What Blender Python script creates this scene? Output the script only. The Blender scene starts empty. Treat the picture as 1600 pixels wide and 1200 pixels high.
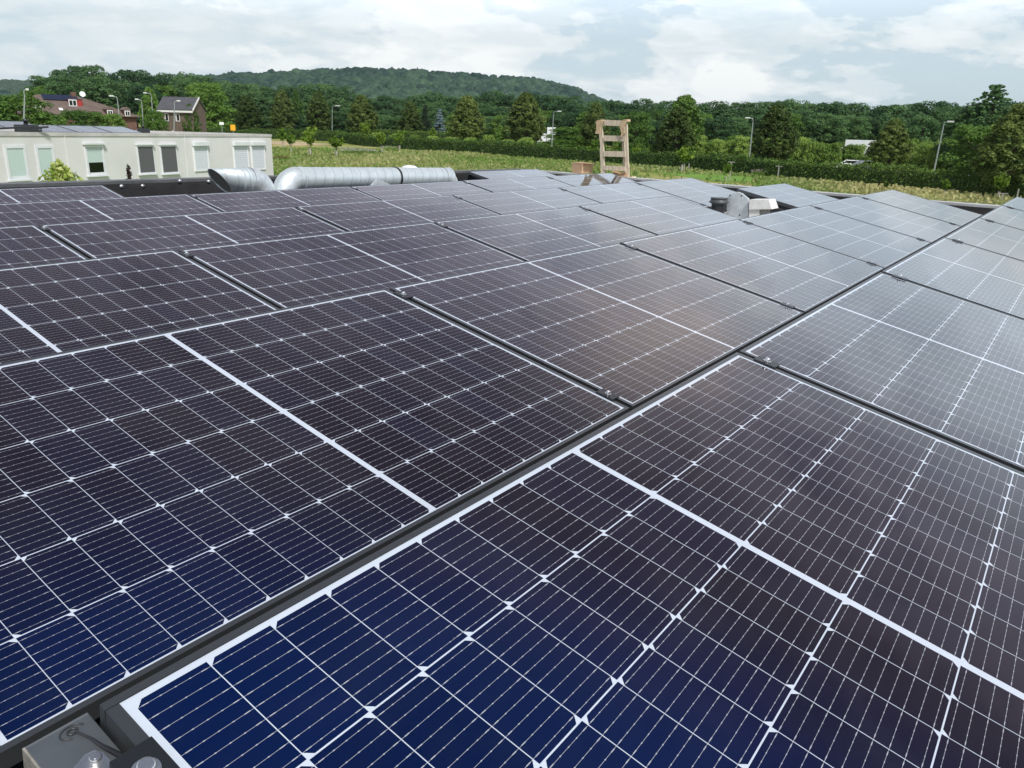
import bpy, bmesh, math, random
import numpy as np
from mathutils import Vector, Matrix

scene = bpy.context.scene
COL = scene.collection
rad = math.radians

# ------------------------------------------------------------------ camera
CAM = Vector((0.0, 0.3164, 0.7739))
PITCH, YAW, ROLL, FPX = 0.3141, 0.6235, 0.0266, 1210.8
FW = Vector((math.cos(YAW)*math.cos(PITCH), math.sin(YAW)*math.cos(PITCH), -math.sin(PITCH)))
_rt = Vector((math.sin(YAW), -math.cos(YAW), 0)); _up = _rt.cross(FW)
RT = _rt*math.cos(ROLL) + _up*math.sin(ROLL)
UP = -_rt*math.sin(ROLL) + _up*math.cos(ROLL)
cd = bpy.data.cameras.new('camera'); cam = bpy.data.objects.new('camera', cd); COL.objects.link(cam)
cam.matrix_world = Matrix(((RT.x, UP.x, -FW.x, CAM.x), (RT.y, UP.y, -FW.y, CAM.y), (RT.z, UP.z, -FW.z, CAM.z), (0, 0, 0, 1)))
cd.sensor_width = 36; cd.lens = FPX/1600*36; cd.clip_start = 0.02; cd.clip_end = 20000
scene.camera = cam
scene.view_settings.view_transform = 'Standard'; scene.view_settings.look = 'None'
scene.view_settings.exposure = 0.5; scene.view_settings.gamma = 1.0

# ------------------------------------------------------------------ node helper
class NT:
    def __init__(s, tree): s.t = tree; s.n = tree.nodes; s.l = tree.links
    def node(s, typ, **kw):
        n = s.n.new(typ)
        for k, v in kw.items():
            if k == 'ins':
                for a, b in v.items(): s.put(n.inputs[a], b)
            else: setattr(n, k, v)
        return n
    def put(s, sock, v):
        if isinstance(v, bpy.types.NodeSocket): s.l.new(v, sock)
        else: sock.default_value = v
    def m(s, op, a, b=0.0, c=0.0, clamp=False):
        n = s.n.new('ShaderNodeMath'); n.operation = op; n.use_clamp = clamp
        s.put(n.inputs[0], a); s.put(n.inputs[1], b); s.put(n.inputs[2], c)
        return n.outputs[0]
    def vm(s, op, a, b=(0, 0, 0)):
        n = s.n.new('ShaderNodeVectorMath'); n.operation = op
        s.put(n.inputs[0], a); s.put(n.inputs[1], b)
        return n.outputs['Value' if op in ('DOT_PRODUCT', 'LENGTH', 'DISTANCE') else 'Vector']
    def mix(s, f, a, b):
        n = s.n.new('ShaderNodeMix'); n.data_type = 'RGBA'
        s.put(n.inputs[0], f); s.put(n.inputs[6], a if not isinstance(a, tuple) else (*a[:3], 1)); s.put(n.inputs[7], b if not isinstance(b, tuple) else (*b[:3], 1))
        return n.outputs[2]
    def noise(s, vec, scale, detail=4, rough=0.55, dist=0.0):
        n = s.n.new('ShaderNodeTexNoise'); s.put(n.inputs['Vector'], vec)
        n.inputs['Scale'].default_value = scale; n.inputs['Detail'].default_value = detail
        n.inputs['Roughness'].default_value = rough; n.inputs['Distortion'].default_value = dist
        return n.outputs['Fac']
    def ramp(s, f, a, b):   # smooth map range a..b -> 0..1
        n = s.n.new('ShaderNodeMapRange'); n.interpolation_type = 'SMOOTHSTEP'
        s.put(n.inputs['Value'], f); n.inputs['From Min'].default_value = a; n.inputs['From Max'].default_value = b
        return n.outputs['Result']

# ------------------------------------------------------------------ world
SUN_EL, SUN_AZ = rad(50), rad(-118)       # azimuth counter-clockwise from +X
world = bpy.data.worlds.new('World'); scene.world = world; world.use_nodes = True
w = NT(world.node_tree); w.n.clear()
sky = w.node('ShaderNodeTexSky', sky_type='NISHITA', sun_disc=False)
sky.sun_elevation = SUN_EL; sky.sun_rotation = math.pi/2 - SUN_AZ; sky.air_density = 1.0; sky.dust_density = 1.5
tc = w.node('ShaderNodeTexCoord').outputs['Generated']
sep = w.node('ShaderNodeSeparateXYZ', ins={0: tc})
zz = w.m('MAXIMUM', sep.outputs[2], 0.0)
den = w.m('ADD', zz, 0.16)
cx = w.m('DIVIDE', sep.outputs[0], den); cy_ = w.m('DIVIDE', sep.outputs[1], den)
cv = w.node('ShaderNodeCombineXYZ', ins={0: cx, 1: cy_, 2: w.m('MULTIPLY', zz, 2.2)}).outputs[0]
big = w.noise(w.vm('ADD', cv, (3.1, 7.7, 0)), 0.75, 6, 0.55, 0.35)
mid = w.noise(w.vm('ADD', cv, (11.3, 2.2, 0)), 2.3, 9, 0.6, 0.5)
vdir = w.node('ShaderNodeCombineXYZ', ins={0: w.m('MULTIPLY', sep.outputs[0], 1.0), 1: sep.outputs[1], 2: w.m('MULTIPLY', sep.outputs[2], 2.6)}).outputs[0]
puf = w.noise(vdir, 7.0, 10, 0.6, 0.25)
puf2 = w.noise(w.vm('ADD', vdir, (4.2, 1.1, 0.3)), 4.2, 12, 0.58, 0.15)
strk = w.noise(w.node('ShaderNodeCombineXYZ', ins={0: sep.outputs[0], 1: sep.outputs[1], 2: w.m('MULTIPLY', sep.outputs[2], 9.0)}).outputs[0], 2.4, 7, 0.55, 0.3)
def pixdir(px, py): return (FW + RT*((px-800)/FPX) + UP*((600-py)/FPX)).normalized()
def spot(px, py, r0, r1, jitter=0.06):
    d = pixdir(px, py)
    off = w.vm('SUBTRACT', tc, tuple(d))
    s3 = w.vm('MULTIPLY', off, (1, 1, 2.0))
    L = w.m('ADD', w.vm('LENGTH', s3), w.m('MULTIPLY', w.m('SUBTRACT', puf, 0.5), jitter*2))
    return w.ramp(L, r1, r0)
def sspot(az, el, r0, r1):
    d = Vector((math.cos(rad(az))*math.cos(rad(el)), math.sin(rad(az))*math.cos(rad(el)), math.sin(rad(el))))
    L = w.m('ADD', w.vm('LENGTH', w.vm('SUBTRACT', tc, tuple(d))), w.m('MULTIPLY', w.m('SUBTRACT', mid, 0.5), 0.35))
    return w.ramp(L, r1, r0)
cloud = w.m('ADD', w.m('MULTIPLY', w.ramp(big, 0.42, 0.62), 0.42), w.m('MULTIPLY', w.ramp(mid, 0.44, 0.62), 0.42))
cloud = w.m('ADD', cloud, w.m('MULTIPLY', w.ramp(puf, 0.49, 0.58), 0.38))
cloud = w.m('ADD', cloud, w.m('MULTIPLY', w.ramp(strk, 0.54, 0.68), 0.22))
cloud = w.m('ADD', w.m('MULTIPLY', cloud, 0.72), w.m('MULTIPLY', w.ramp(puf2, 0.50, 0.545), 0.46))
blue = w.m('MULTIPLY', spot(1500, 90, 0.05, 0.5), 0.5)
cloud = w.m('SUBTRACT', cloud, blue)
cum = w.m('MULTIPLY', spot(1150, 128, 0.030, 0.062, 0.10), w.ramp(puf, 0.36, 0.44))
cum2 = w.m('MULTIPLY', spot(250, 45, 0.03, 0.16, 0.16), 0.8)
cloud = w.m('ADD', cloud, w.m('ADD', w.m('MULTIPLY', cum, 1.0), w.m('MULTIPLY', cum2, 0.35)), clamp=True)
gray = w.mix(w.ramp(zz, 0.16, 0.42), (4.6, 5.4, 5.85), (2.5, 2.45, 3.3))
col = w.mix(cloud, gray, w.mix(w.ramp(zz, 0.25, 0.5), (7.1, 7.35, 7.3), (5.6, 5.5, 6.6)))
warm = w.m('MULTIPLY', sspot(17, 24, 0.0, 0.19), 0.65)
bl = w.mix(0.45, sky.outputs[0], (3.9, 5.2, 6.2))
col = w.mix(w.m('SUBTRACT', 1.0, w.ramp(w.m('ADD', cloud, w.m('ADD', 0.25, w.m('MULTIPLY', zz, 0.9))), 0.0, 0.55)), col, bl)
band = w.m('MULTIPLY', w.ramp(zz, 0.10, 0.19), w.ramp(zz, 0.42, 0.27))  # bright sky band, mostly above the view, added to lift the panel reflections
col = w.mix(w.m('MULTIPLY', band, w.m('ADD', 0.42, w.m('MULTIPLY', cloud, 0.38))), col, (9.4, 10.9, 12.6))
band2 = w.m('MULTIPLY', w.ramp(zz, 0.28, 0.40), w.ramp(zz, 0.66, 0.52))  # mauve band higher in the unseen sky, also added for the panel reflections
col = w.mix(w.m('MULTIPLY', band2, w.m('ADD', 0.15, w.m('MULTIPLY', cloud, 0.35))), col, (6.4, 6.0, 7.6))
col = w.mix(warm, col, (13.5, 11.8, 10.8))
up_dark = w.m('SUBTRACT', 1.0, w.m('ADD', w.m('MULTIPLY', w.ramp(zz, 0.31, 0.60), 0.62), w.m('MULTIPLY', w.ramp(zz, 0.62, 0.86), 0.18)))
col = w.mix(w.m('MULTIPLY', w.ramp(zz, 0.62, 0.84), 0.75), col, (2.6, 4.2, 7.5))
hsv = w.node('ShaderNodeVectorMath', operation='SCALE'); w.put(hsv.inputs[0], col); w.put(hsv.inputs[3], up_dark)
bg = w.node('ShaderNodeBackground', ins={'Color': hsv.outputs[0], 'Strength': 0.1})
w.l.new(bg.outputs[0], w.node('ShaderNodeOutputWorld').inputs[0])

sd = bpy.data.lights.new('sun', 'SUN'); sd.energy = 3.0; sd.angle = rad(11); sd.color = (1, 0.975, 0.94)
sun = bpy.data.objects.new('sun', sd); COL.objects.link(sun)
sdir = Vector((math.cos(SUN_EL)*math.cos(SUN_AZ), math.cos(SUN_EL)*math.sin(SUN_AZ), math.sin(SUN_EL)))
sun.rotation_euler = sdir.to_track_quat('Z', 'Y').to_euler()

scene.cycles.max_bounces = 8; scene.cycles.diffuse_bounces = 3; scene.cycles.glossy_bounces = 4
scene.cycles.transmission_bounces = 4; scene.cycles.transparent_max_bounces = 8; scene.cycles.volume_bounces = 0
scene.cycles.use_denoising = True
scene.cycles.sample_clamp_indirect = 6

# ------------------------------------------------------------------ placement helpers
def ray(px, py): return FW + RT*((px-800)/FPX) + UP*((600-py)/FPX)
def at_z(px, py, z): d = ray(px, py); return CAM + d*((z-CAM.z)/d.z)
def at_x(px, py, x): d = ray(px, py); return CAM + d*((x-CAM.x)/d.x)
def at_y(px, py, y): d = ray(px, py); return CAM + d*((y-CAM.y)/d.y)
def at_d(px, py, D): d = ray(px, py); return CAM + d*(D/math.hypot(d.x, d.y))
def ground_z(x, y):
    z = -4.45 + 0.01005*x + 0.01022*y
    D = math.hypot(x, y)
    if D > 260: z -= (D-260)*0.010
    return z
def on_ground(px, py):
    t = 10.0; d = ray(px, py)
    for _ in range(60):
        p = CAM + d*t
        h = p.z - ground_z(p.x, p.y)
        t += max(h, 0)/abs(d.z)*0.9 if d.z < 0 else 0
    return CAM + d*t

# ------------------------------------------------------------------ object helpers
def tag(o, label=None, cat=None, group=None, kind=None):
    if label: o['label'] = label
    if cat: o['category'] = cat
    if group: o['group'] = group
    if kind: o['kind'] = kind
    return o
def empty(name, loc=(0, 0, 0), rot=(0, 0, 0)):
    o = bpy.data.objects.new(name, None); COL.objects.link(o); o.location = loc; o.rotation_euler = rot
    o.empty_display_size = 0.2
    return o
class MB:
    def __init__(s): s.v = []; s.f = []; s.mi = []; s.sm = []
    def add(s, vs, fs, mi=0, smooth=False):
        b = len(s.v); s.v += [tuple(v) for v in vs]
        for f in fs: s.f.append(tuple(b+i for i in f)); s.mi.append(mi); s.sm.append(smooth)
        return s
    def box(s, a, b, mi=0, M=None):
        x0, y0, z0 = a; x1, y1, z1 = b
        vs = [Vector(p) for p in ((x0,y0,z0),(x1,y0,z0),(x1,y1,z0),(x0,y1,z0),(x0,y0,z1),(x1,y0,z1),(x1,y1,z1),(x0,y1,z1))]
        if M is not None: vs = [M @ v for v in vs]
        return s.add(vs, [(3,2,1,0),(4,5,6,7),(0,1,5,4),(1,2,6,5),(2,3,7,6),(3,0,4,7)], mi)
    def hexa(s, vs, mi=0):
        return s.add(vs, [(3,2,1,0),(4,5,6,7),(0,1,5,4),(1,2,6,5),(2,3,7,6),(3,0,4,7)], mi)
    def tube(s, pts, rs, n=16, mi=0, caps=True, ry=None):
        pts = [Vector(p) for p in pts]; rings = []
        if not hasattr(rs, '__len__'): rs = [rs]*len(pts)
        ref = None
        for i, p in enumerate(pts):
            t = (pts[min(i+1, len(pts)-1)] - pts[max(i-1, 0)]).normalized()
            if ref is None: ref = Vector((0, 0, 1)) if abs(t.z) < 0.9 else Vector((1, 0, 0))
            a = (ref - t*ref.dot(t)).normalized(); b = t.cross(a); ref = a
            rings.append([p + (a*math.cos(k*2*math.pi/n) + b*math.sin(k*2*math.pi/n))*rs[i] for k in range(n)])
        vs = [v for r in rings for v in r]; fs = []
        for i in range(len(pts)-1):
            for k in range(n):
                fs.append((i*n+k, i*n+(k+1) % n, (i+1)*n+(k+1) % n, (i+1)*n+k))
        s.add(vs, fs, mi, True)
        if caps:
            s.add(rings[0], [tuple(range(n-1, -1, -1))], mi); s.add(rings[-1], [tuple(range(n))], mi)
        return s
    def lathe(s, prof, n=24, mi=0, M=None):
        vs = []; fs = []
        for r, z in prof:
            for k in range(n):
                v = Vector((r*math.cos(k*2*math.pi/n), r*math.sin(k*2*math.pi/n), z)); vs.append(M @ v if M is not None else v)
        for i in range(len(prof)-1):
            for k in range(n): fs.append((i*n+k, i*n+(k+1) % n, (i+1)*n+(k+1) % n, (i+1)*n+k))
        s.add(vs, fs, mi, True)
        s.add(vs[-n:], [tuple(range(n))], mi); s.add(vs[:n], [tuple(range(n-1, -1, -1))], mi)
        return s
    def build(s, name, mats, parent=None, bevel=0.0, loc=None):
        me = bpy.data.meshes.new(name); me.from_pydata(s.v, [], s.f)
        mats = mats if isinstance(mats, (list, tuple)) else [mats]
        for m in mats: me.materials.append(m)
        me.polygons.foreach_set('material_index', s.mi); me.polygons.foreach_set('use_smooth', s.sm)
        if bevel:
            bm = bmesh.new(); bm.from_mesh(me); bmesh.ops.remove_doubles(bm, verts=bm.verts, dist=1e-6)
            es = [e for e in bm.edges if len(e.link_faces) == 2 and e.calc_face_angle(0) > 0.6]
            bmesh.ops.bevel(bm, geom=es, offset=bevel, segments=2, profile=0.7, affect='EDGES')
            bm.to_mesh(me); bm.free()
        me.update()
        o = bpy.data.objects.new(name, me); COL.objects.link(o)
        if parent: o.parent = parent
        if loc is not None: o.location = loc
        return o
def copy_tree(o, parent=None):
    c = o.copy(); COL.objects.link(c); c.parent = parent
    for ch in list(o.children): copy_tree(ch, c)
    return c

# ------------------------------------------------------------------ materials
def mat(name, base=(0.5, 0.5, 0.5), rough=0.6, metal=0.0, noise=None, bump=None, spec=0.5, coords='Object'):
    m = bpy.data.materials.new(name); m.use_nodes = True
    t = NT(m.node_tree); b = t.n['Principled BSDF']
    b.inputs['Roughness'].default_value = rough; b.inputs['Metallic'].default_value = metal
    b.inputs['Specular IOR Level'].default_value = spec
    co = t.node('ShaderNodeTexCoord').outputs[coords]
    if noise:
        sc, amt = noise[0], noise[1]
        c2 = noise[2] if len(noise) > 2 else tuple(c*(1-amt) for c in base)
        f = t.ramp(t.noise(co, sc, 6, 0.6), 0.3, 0.7)
        t.l.new(t.mix(f, base, c2), b.inputs['Base Color'])
    else: b.inputs['Base Color'].default_value = (*base, 1)
    if bump:
        bn = t.node('ShaderNodeBump'); bn.inputs['Strength'].default_value = bump[1]; bn.inputs['Distance'].default_value = bump[2] if len(bump) > 2 else 0.01
        t.l.new(t.noise(co, bump[0], 5, 0.6), bn.inputs['Height']); t.l.new(bn.outputs[0], b.inputs['Normal'])
    return m

def leaf_mat(name, dark, light, transl=0.3, sat_noise=True):
    m = bpy.data.materials.new(name); m.use_nodes = True
    t = NT(m.node_tree); b = t.n['Principled BSDF']; out = t.n['Material Output']
    at = t.node('ShaderNodeAttribute', attribute_name='tint').outputs['Fac']
    oi = t.node('ShaderNodeObjectInfo').outputs['Random']
    f = t.m('ADD', t.m('MULTIPLY', at, 0.8), t.m('MULTIPLY', t.m('SUBTRACT', oi, 0.5), 0.6), clamp=True)
    c = t.mix(f, dark, light)
    t.l.new(c, b.inputs['Base Color']); b.inputs['Roughness'].default_value = 0.6; b.inputs['Specular IOR Level'].default_value = 0.25
    tr = t.node('ShaderNodeBsdfTranslucent'); t.l.new(c, tr.inputs[0])
    mx = t.node('ShaderNodeMixShader'); mx.inputs[0].default_value = transl
    t.l.new(b.outputs[0], mx.inputs[1]); t.l.new(tr.outputs[0], mx.inputs[2]); t.l.new(mx.outputs[0], out.inputs[0])
    return m

M_frame = mat('black_anodised_frame', (0.12, 0.127, 0.135), 0.36, 0.75, bump=(900, 0.05, 0.0005))
M_defl = mat('grey_coated_steel', (0.20, 0.225, 0.24), 0.42, 0.6, noise=(9, 0.3), bump=(260, 0.08, 0.0005))
M_clamp = mat('black_clamp', (0.05, 0.053, 0.06), 0.35, 0.7)
M_zinc = mat('bright_zinc', (0.72, 0.73, 0.74), 0.28, 0.9, noise=(60, 0.25))
M_galv = mat('galvanised_steel', (0.70, 0.76, 0.78), 0.5, 0.5, noise=(14, 0.25), bump=(60, 0.05, 0.002))
M_membrane = mat('black_roof_membrane', (0.012, 0.012, 0.013), 0.8, 0, noise=(4, -0.8), bump=(7, 0.6, 0.03), spec=0.25)
M_deck = mat('grey_roofing', (0.05, 0.05, 0.052), 0.85, 0, noise=(3, 0.5), bump=(30, 0.4, 0.01), spec=0.3)
M_cap_dark = mat('grey_parapet_cap', (0.13, 0.135, 0.14), 0.55, 0.3, noise=(3, 0.35))
M_cap_light = mat('light_aluminium_cap', (0.62, 0.62, 0.60), 0.4, 0.5, noise=(3, 0.2))
M_pad = mat('pale_flashing', (0.55, 0.54, 0.51), 0.85, 0, noise=(10, 0.4), bump=(40, 0.3, 0.01))
M_wood = None
M_stucco = mat('cream_stucco', (0.67, 0.665, 0.645), 0.9, 0, noise=(0.55, 0.10), bump=(25, 0.3, 0.01))
M_coping = mat('stucco_coping', (0.56, 0.545, 0.52), 0.7, 0, noise=(2, 0.2))
M_white = mat('white_paint', (0.78, 0.79, 0.80), 0.4)
M_pvc = mat('white_plastic', (0.72, 0.74, 0.76), 0.35, 0, noise=(3, 0.08))
M_cream = mat('weathered_white_plastic', (0.78, 0.78, 0.75), 0.5, 0, noise=(14, 0.2))
M_blind_g = mat('pale_green_blind', (0.50, 0.61, 0.58), 0.25, 0, spec=0.8)
M_blind_d = mat('dark_insect_screen', (0.10, 0.10, 0.105), 0.5)
M_glassdark = mat('dark_glazing', (0.006, 0.012, 0.006), 0.06, 0, spec=0.35)
M_shutter = None
M_card = mat('brown_cardboard', (0.55, 0.36, 0.22), 0.85, 0, noise=(6, 0.2))
M_foam = mat('tan_wrapping', (0.62, 0.46, 0.28), 0.8, 0, noise=(18, 0.3))
M_black = mat('black_plastic', (0.015, 0.016, 0.018), 0.38, noise=(20, -1.0))
M_blackcap = mat('grey_plastic', (0.06, 0.065, 0.07), 0.5)
M_pole = mat('galvanised_pole', (0.30, 0.34, 0.33), 0.5, 0.3)
M_bark = mat('bark', (0.10, 0.075, 0.055), 0.95, 0, noise=(3, 0.4), bump=(8, 0.6, 0.05))
M_rooftile = mat('brown_roof_tiles', (0.155, 0.115, 0.095), 0.85, 0, noise=(1.2, 0.25), bump=(5, 0.7, 0.1))
M_slate = mat('grey_slate_roof', (0.085, 0.085, 0.095), 0.7, 0, noise=(1.2, 0.25), bump=(5, 0.6, 0.1))
M_brick = mat('red_brown_brick', (0.16, 0.085, 0.065), 0.9, 0, noise=(2.5, 0.3), bump=(9, 0.6, 0.05))
M_brick2 = mat('brown_brick', (0.15, 0.11, 0.085), 0.9, 0, noise=(2.5, 0.3), bump=(9, 0.6, 0.05))
M_red = mat('red_cladding', (0.32, 0.03, 0.025), 0.6)
M_orange = mat('orange_sign', (0.85, 0.38, 0.01), 0.5)
M_blue = mat('blue_sign', (0.03, 0.12, 0.45), 0.5)
M_asphalt = mat('asphalt', (0.06, 0.06, 0.062), 0.9, 0, noise=(0.5, 0.2))
M_sand = mat('sandy_track', (0.50, 0.39, 0.22), 0.95, 0, noise=(0.25, 0.3), bump=(2, 0.4, 0.1))
M_stone = mat('pale_gravel', (0.36, 0.35, 0.31), 0.9, 0, noise=(0.5, 0.25))
M_slab = mat('concrete_tile', (0.3, 0.3, 0.28), 0.9, 0, noise=(8, 0.3))
M_truckwhite = mat('white_coachwork', (0.75, 0.77, 0.78), 0.35)
M_tyre = mat('tyre_rubber', (0.02, 0.02, 0.02), 0.8)

def wood_mat():
    m = bpy.data.materials.new('weathered_timber'); m.use_nodes = True; t = NT(m.node_tree); b = t.n['Principled BSDF']
    co = t.node('ShaderNodeTexCoord').outputs['Object']
    s = t.vm('MULTIPLY', co, (60, 60, 5)); f = t.ramp(t.noise(s, 1.0, 6, 0.6, 0.4), 0.3, 0.72)
    t.l.new(t.mix(f, (0.70, 0.60, 0.45), (0.45, 0.37, 0.28)), b.inputs['Base Color']); b.inputs['Roughness'].default_value = 0.85
    return m
M_wood = wood_mat()
def shutter_mat():
    m = bpy.data.materials.new('roller_shutter'); m.use_nodes = True; t = NT(m.node_tree); b = t.n['Principled BSDF']
    co = t.node('ShaderNodeSeparateXYZ', ins={0: t.node('ShaderNodeTexCoord').outputs['Object']}).outputs[2]
    fr = t.m('FRACT', t.m('MULTIPLY', co, 11.0))
    h = t.m('SINE', t.m('MULTIPLY', fr, math.pi))
    bn = t.node('ShaderNodeBump'); bn.inputs['Strength'].default_value = 0.35; bn.inputs['Distance'].default_value = 0.01
    t.l.new(h, bn.inputs['Height']); t.l.new(bn.outputs[0], b.inputs['Normal'])
    b.inputs['Base Color'].default_value = (0.62, 0.65, 0.70, 1); b.inputs['Roughness'].default_value = 0.45
    return m
M_shutter = shutter_mat()

def duct_mat():     # spiral-wound steel: seam ridges and slight tone bands run round the local X axis
    m = bpy.data.materials.new('spiral_duct_steel'); m.use_nodes = True; t = NT(m.node_tree); b = t.n['Principled BSDF']
    co = t.node('ShaderNodeTexCoord').outputs['Object']
    s = t.node('ShaderNodeSeparateXYZ', ins={0: co})
    ang = t.m('ARCTAN2', s.outputs[1], s.outputs[2])
    ph = t.m('FRACT', t.m('SUBTRACT', t.m('DIVIDE', s.outputs[0], 0.13), t.m('DIVIDE', ang, 2*math.pi)))
    seam = t.m('SUBTRACT', 1.0, t.ramp(t.m('ABSOLUTE', t.m('SUBTRACT', ph, 0.5)), 0.0, 0.09))
    base = t.mix(t.ramp(t.noise(co, 9, 5, 0.6), 0.3, 0.7), (0.70, 0.77, 0.79), (0.60, 0.67, 0.69))
    base = t.mix(t.m('MULTIPLY', seam, 0.5), base, (0.30, 0.35, 0.38))
    t.l.new(base, b.inputs['Base Color']); b.inputs['Metallic'].default_value = 0.5
    t.l.new(t.m('ADD', 0.42, t.m('MULTIPLY', t.noise(co, 20, 3), 0.15)), b.inputs['Roughness'])
    bn = t.node('ShaderNodeBump'); bn.inputs['Strength'].default_value = 0.3; bn.inputs['Distance'].default_value = 0.004
    t.l.new(seam, bn.inputs['Height']); t.l.new(bn.outputs[0], b.inputs['Normal'])
    return m
M_duct = duct_mat()

# --- photovoltaic laminate: half-cut cells with cropped corners on a white backsheet, under glass
PL_, PW_ = 1.708, 1.0356
def pv_mat():
    m = bpy.data.materials.new('photovoltaic_laminate'); m.use_nodes = True; t = NT(m.node_tree); b = t.n['Principled BSDF']
    co = t.node('ShaderNodeTexCoord').outputs['Object']
    s = t.node('ShaderNodeSeparateXYZ', ins={0: co}); u, v = s.outputs[0], s.outputs[1]
    CP, CV = 0.0828, 0.1675
    half = t.m('GREATER_THAN', u, PL_/2)
    su = t.m('SUBTRACT', t.m('SUBTRACT', u, 0.019), t.m('MULTIPLY', half, 0.842))
    iu = t.m('FLOOR', t.m('DIVIDE', su, CP)); fu = t.m('SUBTRACT', su, t.m('MULTIPLY', iu, CP))
    sv = t.m('SUBTRACT', v, 0.013); iv = t.m('FLOOR', t.m('DIVIDE', sv, CV)); fv = t.m('SUBTRACT', sv, t.m('MULTIPLY', iv, CV))
    def between(x, a, c): return t.m('MULTIPLY', t.m('GREATER_THAN', x, a), t.m('LESS_THAN', x, c))
    inside = t.m('MULTIPLY', t.m('MULTIPLY', between(su, 0.0, 10*CP), between(sv, 0.0, 6*CV)),
                 t.m('MULTIPLY', between(fu, 0.0006, CP-0.0006), between(fv, 0.00105, CV-0.00105)))
    par = t.m('MODULO', t.m('ADD', iv, 20.0), 2.0)
    # strings run up one column and down the next, so the cropped corners swap sides
    a = t.m('ADD', t.m('MULTIPLY', par, fu), t.m('MULTIPLY', t.m('SUBTRACT', 1.0, par), t.m('SUBTRACT', CP, fu)))
    bb = t.m('MINIMUM', fv, t.m('SUBTRACT', CV, fv))
    inside = t.m('MULTIPLY', inside, t.m('GREATER_THAN', t.m('ADD', a, bb), 0.0104))
    # nine wires per cell with solder pads
    k = t.m('MULTIPLY', t.m('DIVIDE', fv, CV), 9.0)
    dw = t.m('MULTIPLY', t.m('ABSOLUTE', t.m('SUBTRACT', t.m('FRACT', k), 0.5)), CV/9)
    pf = t.m('ABSOLUTE', t.m('SUBTRACT', t.m('FRACT', t.m('MULTIPLY', t.m('DIVIDE', fu, CP), 5.0)), 0.5))
    pad = t.m('LESS_THAN', pf, 0.07)
    endp = t.m('LESS_THAN', t.m('ABSOLUTE', t.m('SUBTRACT', t.m('MINIMUM', fu, t.m('SUBTRACT', CP, fu)), 0.0085)), 0.0035)
    pad = t.m('MAXIMUM', pad, endp)
    wire = t.m('LESS_THAN', dw, t.m('ADD', 0.00024, t.m('MULTIPLY', pad, 0.00036)))
    # cell colours
    oi = t.node('ShaderNodeObjectInfo').outputs['Random']
    idv = t.node('ShaderNodeCombineXYZ', ins={0: t.m('ADD', iu, t.m('MULTIPLY', half, 17.0)), 1: iv, 2: t.m('MULTIPLY', oi, 91.0)}).outputs[0]
    wn = t.node('ShaderNodeTexWhiteNoise', noise_dimensions='3D', ins={0: idv})
    rnd = wn.outputs['Value']
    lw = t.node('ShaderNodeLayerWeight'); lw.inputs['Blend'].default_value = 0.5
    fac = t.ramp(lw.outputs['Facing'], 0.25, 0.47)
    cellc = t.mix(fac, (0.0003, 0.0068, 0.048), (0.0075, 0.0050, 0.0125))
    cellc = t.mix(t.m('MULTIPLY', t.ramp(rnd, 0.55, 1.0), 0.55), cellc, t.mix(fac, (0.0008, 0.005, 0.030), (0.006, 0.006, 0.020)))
    gl = t.m('ADD', 0.82, t.m('MULTIPLY', wn.outputs['Value'], 0.36))
    sc = t.node('ShaderNodeVectorMath', operation='SCALE'); t.put(sc.inputs[0], cellc); t.put(sc.inputs[3], gl); cellc = sc.outputs[0]
    cellc = t.mix(t.m('MULTIPLY', wire, 0.85), cellc, (0.42, 0.44, 0.48))
    sheet = t.mix(t.noise(co, 30, 3), (0.55, 0.61, 0.69), (0.50, 0.56, 0.64))
    colr = t.mix(inside, sheet, cellc)
    # wires cross the narrow gaps between half cells
    # thin film of dust and dried water marks
    du = t.ramp(t.noise(t.vm('ADD', co, t.node('ShaderNodeCombineXYZ', ins={0: t.m('MULTIPLY', oi, 37.0), 1: t.m('MULTIPLY', oi, 11.0), 2: 0.0}).outputs[0]), 5.0, 8, 0.65), 0.42, 0.8)
    colr = t.mix(t.m('MULTIPLY', du, 0.010), colr, (0.5, 0.48, 0.44))
    vo = t.node('ShaderNodeTexVoronoi'); t.put(vo.inputs['Vector'], t.vm('ADD', co, t.node('ShaderNodeCombineXYZ', ins={0: t.m('MULTIPLY', oi, 23.0), 1: 0.0, 2: 0.0}).outputs[0])); vo.inputs['Scale'].default_value = 22.0
    vsep = t.node('ShaderNodeSeparateColor', ins={0: vo.outputs['Color']})
    speck = t.m('MULTIPLY', t.m('LESS_THAN', vo.outputs['Distance'], t.m('MULTIPLY', vsep.outputs[1], 0.05)), t.m('GREATER_THAN', vsep.outputs[0], 0.88))
    colr = t.mix(t.m('MULTIPLY', speck, 0.12), colr, (0.5, 0.5, 0.48))
    t.l.new(colr, b.inputs['Base Color'])
    t.l.new(t.m('ADD', 0.045, t.m('MULTIPLY', du, 0.06)), b.inputs['Roughness'])
    b.inputs['IOR'].default_value = 1.5; b.inputs['Specular IOR Level'].default_value = 0.5
    bn = t.node('ShaderNodeBump'); bn.inputs['Strength'].default_value = 0.06; bn.inputs['Distance'].default_value = 0.01
    t.l.new(t.noise(co, 2.6, 2, 0.5), bn.inputs['Height']); t.l.new(bn.outputs[0], b.inputs['Normal'])
    return m
M_pv = pv_mat()

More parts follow.
